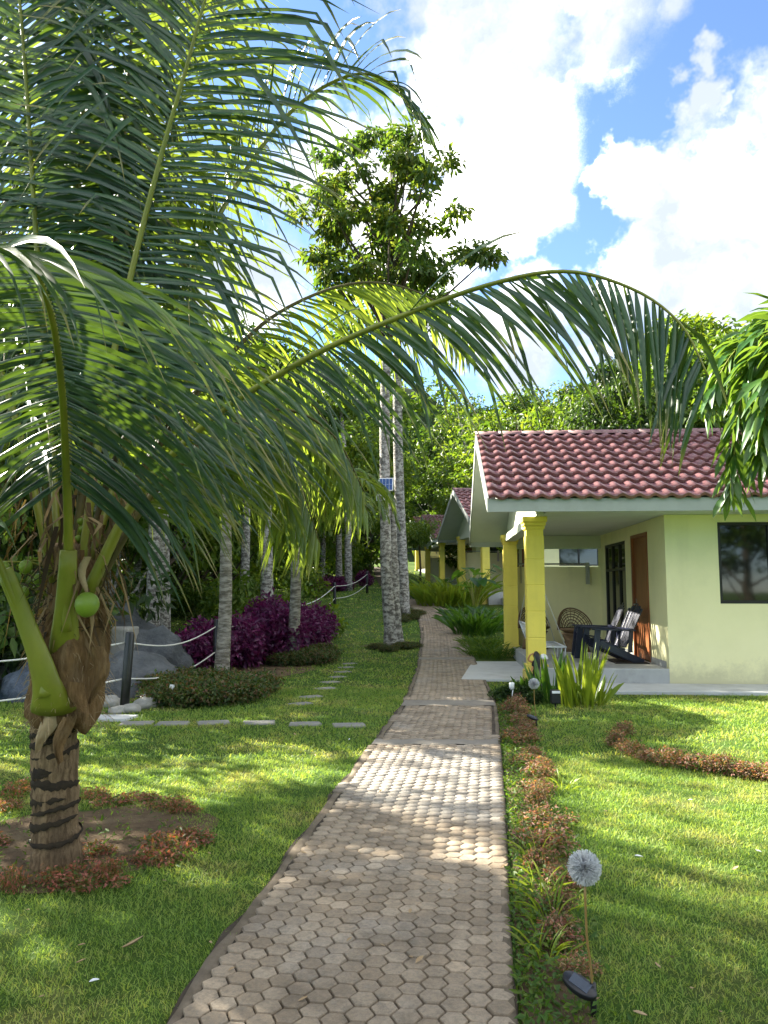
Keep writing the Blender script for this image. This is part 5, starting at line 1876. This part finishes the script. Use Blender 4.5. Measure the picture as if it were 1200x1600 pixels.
# pond
blobv = []
pond = blob_sheet('pond', -7.6, 12.6, 3.2, 2.6, M['water'], 8, .03)
# stone ledge at the back of the pond
lv = MB()
for k in range(5):
    lv = MB()
    x0 = -7.4 + k * .72
    lv.add([(-.36, -.22, .12), (.35, -.25, .11), (.36, .22, .13), (-.35, .25, .12), (-.36, -.22, -.75), (.35, -.25, -.75), (.36, .22, -.75), (-.35, .25, -.75)], [(0, 1, 2, 3), (0, 4, 5, 1), (1, 5, 6, 2), (2, 6, 7, 3), (3, 7, 4, 0)])
    o = lv.build('ledge_stone', M['rockpale'], bevel=.03); o.location = (x0, 12.9 + .08 * math.sin(k * 2), .74); o.rotation_euler = (0, 0, .12 * math.sin(k * 3))
    tag(o, 'flat topped stone block in the raised ledge behind the blue grey boulders', 'stone', 'blocks of the raised ledge')

fence = thing('rope_fence', 'rope fence of black posts and two white ropes bordering the pond and wood', 'fence', G(193, 1112))
FBs = np.array(fence.location)
posts = [np.array([-5.9, 7.6, 0]), G(193, 1112), np.array([-2.95, 13.6, 0]), np.array([-2.35, 19.5, 0]), np.array([-1.75, 27.5, 0]), np.array([-.75, 34.5, 0])]
for q in posts:
    q[2] = hz(q[0], q[1])
for k, q in enumerate(posts):
    b = MB()
    tilt = np.array([.05, 0, 0]) if k == 1 else np.array([.02 * math.sin(k), .02, 0])
    a, e = q - FBs + (0, 0, -.15), q - FBs + (0, 0, .97) + tilt
    b.tube([a, (a + e) / 2, e - (0, 0, .02), e], [.058, .055, .055, .048], 10)
    po = b.build('post', M['blackpaint'], fence, True)
for k in range(len(posts) - 1):
    for zz_ in (.84, .40):
        a = posts[k] - FBs + (0, 0, zz_); e = posts[k + 1] - FBs + (0, 0, zz_)
        n = 12
        pts = [a + (e - a) * t + np.array([0, 0, -.16 * math.sin(math.pi * t)]) for t in np.linspace(0, 1, n)]
        b = MB(); b.tube(pts, .011, 6); b.build('rope', M['rope'], fence, True)

# ================================================================== PORCH FURNITURE
fl = .27


def adirondack(loc, rz, label):
    t = thing('adirondack_chair', label, 'chair', loc, rz, 'navy porch chairs')
    m = M['navy']
    # local +X is forward
    for k in range(5):
        x = .26 - k * .105
        b = MB(); b.box(x - .045, x + .045, -.25, .25, 0, .022)
        o = b.build('seat_slat', m, t, bevel=.006); o.location = (0, 0, .36 - (.26 - x) * .24); o.rotation_euler = (0, -R(13), 0)
    for k in range(5):
        y = (k - 2) * .105
        L = .78 - abs(k - 2) * .045
        b = MB()
        a = np.array([-.20, y, .26]); e = a + np.array([-.33 * L / .78, y * .25, .72 * L / .78])
        b.bar(a, e, .092, .02, (-.9, 0, .4)); b.build('back_slat', m, t, bevel=.006)
    b = MB(); b.bar((-.30, -.30, .56), (-.30, .30, .56), .05, .025); b.build('back_rail', m, t)
    for s in (-1, 1):
        b = MB(); b.add([(.36, s * .36, .55), (.36, s * .23, .55), (-.36, s * .25, .53), (-.36, s * .33, .53), (.36, s * .36, .575), (.36, s * .23, .575), (-.36, s * .25, .555), (-.36, s * .33, .555)],
                        [(0, 1, 2, 3), (7, 6, 5, 4), (0, 4, 5, 1), (1, 5, 6, 2), (2, 6, 7, 3), (3, 7, 4, 0)]); b.build('arm', m, t, bevel=.006)
        b = MB(); b.bar((.34, s * .275, 0), (.27, s * .275, .55), .035, .10, (1, 0, 0)); b.build('leg', m, t, bevel=.006)
        b = MB(); b.bar((-.50, s * .245, .0), (.24, s * .245, .335), .03, .12, (0, 0, 1)); b.build('leg', m, t, bevel=.006)
        b = MB(); b.bar((-.27, s * .275, .18), (-.30, s * .275, .55), .03, .07, (1, 0, 0)); b.build('back_post', m, t)
    return t


yaw1 = R(-4)
adirondack(tuple(h1(2.10, -1.30, fl)), math.pi + yaw1 + R(8), 'navy plastic slatted armchair beside the doormat on the porch')
adirondack(tuple(h1(2.05, -.40, fl)), math.pi + yaw1 - R(4), 'navy plastic slatted armchair under the porch window beside the rattan chair')


def rattan(loc, rz, label):
    t = thing('rattan_chair', label, 'chair', loc, rz, 'rattan porch chairs')
    b = MB(); b.lathe([(.27, 0), (.25, .08), (.21, .2), (.25, .33), (.28, .36)], 24)
    for i_, v in enumerate(b.v[0]):
        v[:2] *= 1 + .02 * math.sin(i_ * 2.2)
    b.build('base', M['rattan'], t, True)
    b = MB(); b.lathe([(.02, .34), (.20, .36), (.30, .42), (.31, .46), (.05, .41)], 24); b.build('seat', M['rattan'], t, True)
    # fan shaped round back: rim, rays and rings
    def bp(a, q):
        y = math.cos(a) * .36 * q; z = .42 + max(0, math.sin(a)) * .42 * q
        return np.array([-.22 - .14 * (z - .42) + .22 * (y / .36) ** 2, y, z])
    b = MB(); b.tube([bp(a, 1) for a in np.linspace(0, math.pi, 19)], .016, 6); bk = b.build('backrest', M['rattan'], t, True)
    for k in range(11):
        a = math.pi * (k + .5) / 11
        b = MB(); b.tube([bp(a, .12), bp(a, .55), bp(a, 1)], .006, 5); b.build('cane', M['rattan'], bk, True)
    for q in (.3, .45, .6, .72, .84, .92):
        b = MB(); b.tube([bp(a, q) for a in np.linspace(0, math.pi, 17)], .011, 5); b.build('cane', M['rattan'], bk, True)
    return t


rattan(tuple(h1(1.95, .95, fl)), yaw1 + R(-80), 'round backed rattan chair between the navy chairs and the low wall')
rattan(tuple(h1(1.22, 1.55, fl)), yaw1 + R(-70), 'round backed rattan chair beside the far yellow column, behind the swing')

# hanging swing seat
sw0 = h1(.98, -.75, 0)
sw = thing('hanging_swing', 'white netted swing seat hanging on ropes beside the near yellow column', 'swing', tuple(sw0), yaw1)
wm_ = M['white']
zs = .52
A = [(-.10, -.62, zs), (.40, -.62, zs), (.40, .62, zs), (-.10, .62, zs)]
b = MB()
for k in range(4):
    b.tube([A[k], A[(k + 1) % 4]], .016, 6)
b.build('seat_frame', wm_, sw, True)
Bk = [(-.10, -.62, zs), (-.24, -.62, zs + .38), (-.24, .62, zs + .38), (-.10, .62, zs)]
b = MB()
for k in range(3):
    b.tube([Bk[k], Bk[k + 1]], .015, 6)
b.build('back_frame', wm_, sw, True)
b = MB()
for k in range(15):
    y = -.62 + 1.24 * k / 14
    for sgn in (-1, 1):
        y2 = y + sgn * .30
        if abs(y2) <= .63:
            b.tube([(-.10, y, zs), (-.24, y2, zs + .38)], .005, 4)
            b.tube([(-.10, y, zs), (.40, y2, zs)], .005, 4)
b.build('netting', M['rope'], sw, True)
for y in (-.6, -.2, .2, .6):
    b = MB(); b.tube([(-.10, y, zs), (-.08, y, fl + .02)], .010, 6); b.build('leg', wm_, sw, True)
    b = MB(); b.tube([(.40, y, zs), (.38, y, fl + .02)], .010, 6); b.build('leg', wm_, sw, True)
for y in (-.62, .62):
    b = MB(); b.tube([(-.24, y, zs + .38), (-.06, y * .15, 1.95)], .007, 5); b.build('rope', M['rope'], sw, True)
    b = MB(); b.tube([(.40, y, zs), (-.06, y * .15, 1.95)], .007, 5); b.build('rope', M['rope'], sw, True)
b = MB(); b.tube([(-.06, 0, 1.90), (-.06, 0, 2.30), (-.06, 0, 2.52)], .010, 6); b.build('rope', M['rope'], sw, True)

b = MB(); b.box(-.28, .28, -.42, .42, 0, .014); o = b.build('doormat', M['mat'], None, bevel=.004)
o.location = tuple(h1(2.42, -1.20, fl + .001)); o.rotation_euler = (0, 0, yaw1); tag(o, 'black rubber doormat on the porch floor before the timber door', 'doormat')

# ================================================================== GARDEN LIGHTS AND ORNAMENTS


def dandelion(loc, label, hgt=.50, rot_=0):
    t = thing('dandelion_lamp', label, 'garden lamp', loc, rot_, 'solar dandelion lamps')
    b = MB(); b.tube(catmull([(0, 0, -.06), (-.005, 0, .15), (-.018, 0, hgt * .6), (-.02, 0, hgt)], 10), .0045, 6); b.build('stem', M['brass'], t, True)
    b = MB(); b.tube([(0, 0, -.03), (0, 0, .115)], .011, 8); b.build('stake_socket', M['black'], t, True)
    # oval solar panel
    b = MB(); n = 20
    pv = []
    for z, s in ((.012, .93), (.008, 1.0), (-.008, 1.0), (-.012, .9)):
        pv += [(.035 * s * math.cos(2 * math.pi * k / n), .062 * s * math.sin(2 * math.pi * k / n), z) for k in range(n)]
    b.add(pv, [tuple(range(n)), tuple(range(3 * n, 4 * n))[::-1]] + [(r_ * n + k, (r_ + 1) * n + k, (r_ + 1) * n + (k + 1) % n, r_ * n + (k + 1) % n) for r_ in range(3) for k in range(n)])
    o = b.build('solar_panel', M['black'], t, True); o.location = (-.048, .0, .105); o.rotation_euler = (R(22), R(-14), R(48)); o.scale = (1.05, 1.05, 1)
    b = MB(); b.box(-.021, .021, -.034, .034, .0125, .0145); b.build('solar_cell', M['solarcell'], o)
    # globe of bristles
    rr = np.random.default_rng(4)
    n = 1500
    d = unit(rr.normal(size=(n, 3)))
    c = np.array([-.02, 0, hgt + .045])
    L = .060 * rr.uniform(.82, 1.05, n)
    V, F = [], []
    s = unit(np.cross(d, rr.normal(size=(n, 3))))
    w = .0019
    u_ = np.cross(d, s)
    base = c + d * .012
    tip = c + d * L[:, None]
    tri = [s, -s * .5 + u_ * .87, -s * .5 - u_ * .87]
    VV = np.concatenate([np.stack([base + q * w * .6 for q in tri], 1), np.stack([tip + q * w for q in tri], 1)], 1)
    fi = np.array([(0, 1, 4, 3), (1, 2, 5, 4), (2, 0, 3, 5)])
    FF = (fi[None] + (np.arange(n) * 6)[:, None, None]).reshape(-1, 4)
    gl = nobj('flower_globe', VV.reshape(-1, 3), FF, M['bristle'], t)
    tag(gl, kind='stuff')
    b = MB(); b.lathe([(.008 * math.sin(a), -.008 * math.cos(a)) for a in np.linspace(.05, 3.09, 8)], 10, c); b.build('globe_core', M['white'], t, True)
    return t


M['solarcell'] = surf('dark_solar_cell', (.05, .065, .09), (.04, .05, .07), 20, .25, 0, 1, .5)
M['bristle'] = leaf('white_bristle', [(.76, .78, .80), (.82, .83, .84), (.86, .87, .87)], .5, (.86, .87, .88), .45, .4)
p = G(928, 1592)
dandelion((p[0], p[1], 0), 'white dandelion shaped solar lamp on a bronze stem among the border weeds', .46)
p = G(838, 1136)
dandelion((p[0], p[1], 0), 'pale dandelion shaped solar lamp before the black haired figurine', .42, .4)

# mushroom lamp
p = G(850, 1070); p = np.array([p[0], p[1], 0.0])
ml_ = thing('mushroom_lamp', 'small white domed garden lamp on a thin stem against the yellow column', 'garden lamp', p)
b = MB(); b.tube([(0, 0, -.05), (0, 0, .42)], .007, 6); b.build('stem', M['steel'], ml_, True)
b = MB(); b.lathe([(.075, .40), (.072, .425), (.055, .455), (.028, .475), (.004, .48)], 18); b.build('cap', M['white'], ml_, True)
# stake lights
for px, py, lb in [(268, 1104, 'small white stake light in front of the clipped hedge'), (800, 1100, 'small pale stake light beside the dark rounded bushes')]:
    p = G(px, py)
    sk = thing('stake_light', lb, 'garden lamp', (p[0], p[1], 0))
    b = MB(); b.tube([(0, 0, -.05), (.005, 0, .12), (.015, 0, .20)], .008, 6); b.build('stake', M['white'], sk, True)
    b = MB(); b.lathe([(.012, .18), (.032, .20), (.036, .27), (.03, .275)], 12); b.build('cup', M['white'], sk, True)
# black spot lamp
p = G(868, 1108)
sp = thing('spot_lamp', 'black garden spot lamp low between the ginger plants', 'garden lamp', (p[0], p[1], 0))
b = MB(); b.tube([(0, 0, -.05), (0, 0, .08)], .012, 8); b.build('stake', M['black'], sp, True)
b = MB(); b.box(-.06, .06, -.05, .05, .07, .24); hd = b.build('housing', M['black'], sp, bevel=.012)
b = MB(); b.box(-.05, .05, -.058, -.049, .20, .23); b.build('rim', M['white'], hd)

# figurine
p = G(840, 1072)
fg = thing('garden_figurine', 'garden figurine with long black hair and tan arms standing by the near yellow column', 'figurine', (p[0] - .02, p[1], 0), R(10))
b = MB(); b.lathe([(.085, 0), (.08, .05), (.062, .12), (.05, .20), (.058, .27), (.066, .33), (.05, .385), (.024, .40), (.022, .42)], 18); b.build('body', M['black'], fg, True)
b = MB(); b.lathe([(.045 * math.sin(a), .47 - .054 * math.cos(a)) for a in np.linspace(.06, 3.08, 10)], 16); b.build('head', M['skin'], fg, True)
b = MB(); b.tube(catmull([(.0, -.012, .525), (.0, -.045, .47), (.0, -.058, .38), (.005, -.060, .28), (.0, -.062, .18)], 12), np.interp(np.linspace(0, 1, 12), [0, .2, .6, 1], [.026, .052, .050, .018]), 12, True, .7); b.build('hair', M['black'], fg, True)
b = MB(); b.tube(catmull([(-.058, 0, .365), (-.115, .01, .40), (-.095, 0, .47), (-.045, -.01, .50)], 12), np.linspace(.018, .010, 12), 8); b.build('arm', M['skin'], fg, True)
b = MB(); b.tube(catmull([(-.05, -.01, .30), (-.09, -.02, .22), (-.15, -.03, .215), (-.20, -.03, .25)], 12), np.linspace(.019, .009, 12), 8); b.build('arm', M['skin'], fg, True)

# solar street light strapped to the twin trunk
lt = P(603, 757, Yt - .18)
sl = thing('solar_floodlight', 'white framed blue solar panel with a small floodlight strapped to the pale trunk', 'solar lamp', lt)
b = MB(); b.box(-.175, .175, -.015, .015, -.16, .16); pn = b.build('panel', M['white'], sl); pn.rotation_euler = (R(-12), 0, R(-6))
for k in range(4):
    for j in range(2):
        b = MB(); x0 = -.158 + k * .08; z0 = -.143 + j * .144
        b.box(x0, x0 + .072, -.019, -.0155, z0, z0 + .138); b.build('cell', M['solar'], pn)
b = MB(); b.tube([(0, .015, -.05), (0, .10, -.12), (.0, .16, -.12)], .018, 6); b.build('bracket', M['steel'], sl)
b = MB(); b.box(-.10, .10, -.035, .035, -.07, .07); fd = b.build('floodlight', M['white'], sl, bevel=.008); fd.location = (-.13, -.04, -.32); fd.rotation_euler = (R(20), 0, R(-12))
b = MB(); b.box(-.075, .075, -.041, -.0355, -.05, .05); b.build('lens', M['steel'], fd)
b = MB(); b.tube([(-.13, .0, -.32), (-.02, .12, -.26), (0, .16, -.24)], .015, 6); b.build('bracket', M['steel'], sl)

# ================================================================== GRASS, WEEDS, LITTER
excl = [(-1.85, 4.75, .62, .68), (-3.3, 13.9, 1.5, 2.6), (.35, 18.5, .6, .35), (-7.6, 12.6, 3.0, 2.4), (-4.6, 11.2, 1.5, .6)]
steps = [tuple(o.location[:2]) for o in bpy.data.objects if o.name.startswith('stepping_stone')]


def lawn_points(n, y0, y1, r):
    y = r.uniform(y0, y1, int(n * 1.0))
    hw = .60 * y + 1.7
    x = (r.random(len(y)) * 2 - 1) * hw
    keep = r.random(len(y)) < hw / (.60 * y1 + 1.7)
    xl, xr = path_edges(y)
    keep &= ~((x > xl + .012 + .018 * r.normal(size=len(y))) & (x < xr + .0))
    keep &= ~((x > xr) & (x < xr + .22) & (y < 11) & (r.random(len(y)) < .8))
    keep &= x > -9.5
    # bungalow ground
    lu, lv_ = x - 1.79, y - 14.6
    c, s = math.cos(R(4)), math.sin(R(4))
    u, v = lu * c - lv_ * s, lu * s + lv_ * c
    keep &= ~((u > .6) & (v > -3.36) & (v < 3.2))
    keep &= ~((u > -.42) & (u < 1.0) & (v > -1.95) & (v < 2.2))
    for q in (H2, H3, H4):
        keep &= ~((x > q.location.x + .3) & (np.abs(y - q.location.y) < 3.4))
    for cx, cy, rx, ry in excl:
        keep &= ~((((x - cx) / rx) ** 2 + ((y - cy) / ry) ** 2 < 1) & (r.random(len(y)) < .93))
    for sx, sy in steps:
        keep &= ~((np.abs(x - sx) < .16) & (np.abs(y - sy) < .10))
    # thin, worn patches
    w = np.sin(x * 2.3 + 1.1 * np.sin(y * 1.7)) * np.sin(y * 1.9 + .8 * np.sin(x * 2.9))
    keep &= ~((w > .62) & (r.random(len(y)) < .55))
    return x[keep], y[keep]


rg = np.random.default_rng(11)
GV, GF = [], []
off = 0
for n, y0, y1, Lb, wb in [(155000, 1.7, 4.0, .030, .0033), (195000, 4.0, 7.0, .033, .0046), (145000, 7, 12, .040, .0095), (80000, 12, 20, .045, .017), (50000, 20, 36, .055, .032), (14000, 36, 62, .08, .07)]:
    x, y = lawn_points(n, y0, y1, rg)
    m = len(x)
    z = height(x, y)
    a = rg.uniform(0, 6.28, m)
    L = Lb * rg.uniform(.45, 1.35, m)
    lean = rg.uniform(.1, 1.6, m)
    b_ = rg.uniform(0, 6.28, m)
    W = wb * rg.uniform(.7, 1.3, m)
    base = np.stack([x, y, z - .002], -1)
    s = np.stack([np.cos(a), np.sin(a), np.zeros(m)], -1) * W[:, None] * .5
    d = np.stack([np.cos(b_) * lean, np.sin(b_) * lean, np.ones(m)], -1)
    d = unit(d)
    mid = base + d * (L * .55)[:, None]
    d2 = unit(d + np.stack([np.cos(b_), np.sin(b_), -.3 * np.ones(m)], -1) * .5)
    tip = mid + d2 * (L * .5)[:, None]
    VV = np.stack([base - s, base + s, mid + s * .8, mid - s * .8, tip], 1).reshape(-1, 3)
    k = (np.arange(m) * 5)[:, None]
    FF = np.concatenate([k + [0, 1, 2], k + [0, 2, 3], k + [3, 2, 4]], 1).reshape(-1, 3) + off
    GV.append(VV); GF.append(FF); off += len(VV)
tag(nobj('grass', np.concatenate(GV), np.concatenate(GF), M['grass']), 'short green lawn grass with drier straw coloured patches', 'grass', kind='stuff')

# weeds on the soil border and in the palm ring
n = 5200
y = 2.2 + 9 * rg.random(n) ** 1.3
xr = path_edges(y)[1]
x = xr + .01 + np.abs(rg.normal(size=n)) * .15
x2 = -1.85 + rg.normal(size=500) * .42
y2 = 4.65 + rg.normal(size=500) * .45
x, y = np.concatenate([x, x2]), np.concatenate([y, y2])
C = np.stack([x, y, rg.random(len(x)) ** 2 * .08 + .004], -1)
D = rg.normal(size=(len(x), 3)); D[:, 2] = np.abs(D[:, 2]) * .6 + .1
V, F = leaf_quads(C, D, rg.normal(size=(len(x), 3)) * .4 + (0, 0, 1), rg.uniform(.02, .05, len(x)), rg.uniform(.010, .022, len(x)))
tag(nobj('weeds', V, F, M['weed']), 'small leafy weeds covering the soil border beside the path', 'weeds', kind='stuff')
for k, (px, py, s) in enumerate([(838, 1350, 1.0), (862, 1440, 1.1), (850, 1500, .8), (880, 1235, .8), (845, 1400, .9)]):
    p = G(px, py)
    strap_clump('tall_grass_tuft', p, 22, .24 * s, .010, .05, M['straplime'], 800 + k, 'long yellow green grass tuft growing up through the path border', 'grass', 'long grass tufts in the border', stiff=.4, upright=.5)

# fallen leaves and white scraps
lit = [(190, 1490, .085, 'dryleaf', .5), (155, 1540, .04, 'white', .1), (1005, 1346, .05, 'white', .2), (1145, 1366, .045, 'dryleaf', .3), (1190, 1338, .03, 'white', .2), (1052, 1505, .05, 'dryleaf', .5), (808, 1487, .05, 'dryleaf', .5), (782, 1368, .05, 'dryleaf', .3), (1012, 1598, .05, 'dryleaf', .3), (970, 1260, .03, 'dryleaf', .3), (985, 1180, .03, 'white', .3), (915, 1180, .03, 'dryleaf', .3), (1075, 1255, .03, 'white', .2), (462, 1152, .04, 'dryleaf', .3), (545, 1160, .03, 'white', .3), (650, 1520, .05, 'dryleaf', .2), (640, 1440, .035, 'dryleaf', .2)]
rl = random.Random(77)
for q in range(34):
    lit.append((rl.uniform(30, 1180), rl.uniform(1120, 1590), rl.uniform(.018, .04), rl.choice(['dryleaf', 'dryleaf', 'white']) if q % 5 == 0 else 'dryleaf', rl.uniform(.1, .5)))
for k, (px, py, s, mt, lift) in enumerate(lit):
    p = G(px, py)
    n = 5
    V = []
    for i_ in range(n):
        t = i_ / (n - 1)
        w = .42 * s * math.sin(math.pi * min(1, t * .9 + .06)) + .002
        zc = lift * s * t * t
        V += [(s * t, -w / 2, zc + w * .35), (s * t, 0, zc), (s * t, w / 2, zc + w * .3)]
    F = [(3 * i_ + j, 3 * i_ + j + 1, 3 * i_ + j + 4, 3 * i_ + j + 3) for i_ in range(n - 1) for j in (0, 1)]
    o = MB().add(V, F).build('fallen_leaf', M[mt], None, True)
    on_path = path_edges(p[1])[0] < p[0] < path_edges(p[1])[1]
    o.location = (p[0], p[1], p[2] + (.034 if on_path else .022)); o.rotation_euler = (0, 0, random.uniform(0, 6.28))
    lb = 'large pale curled leaf fallen on the grass before the coconut palm' if k == 0 else ('small fallen leaf lying on the hexagonal pavers' if on_path else ('small dry brown leaf fallen on the lawn' if mt == 'dryleaf' else 'small white scrap lying on the lawn'))
    tag(o, lb, 'leaf' if mt == 'dryleaf' else 'scrap', None if k == 0 else lb.replace('small ', '') + ' pieces')
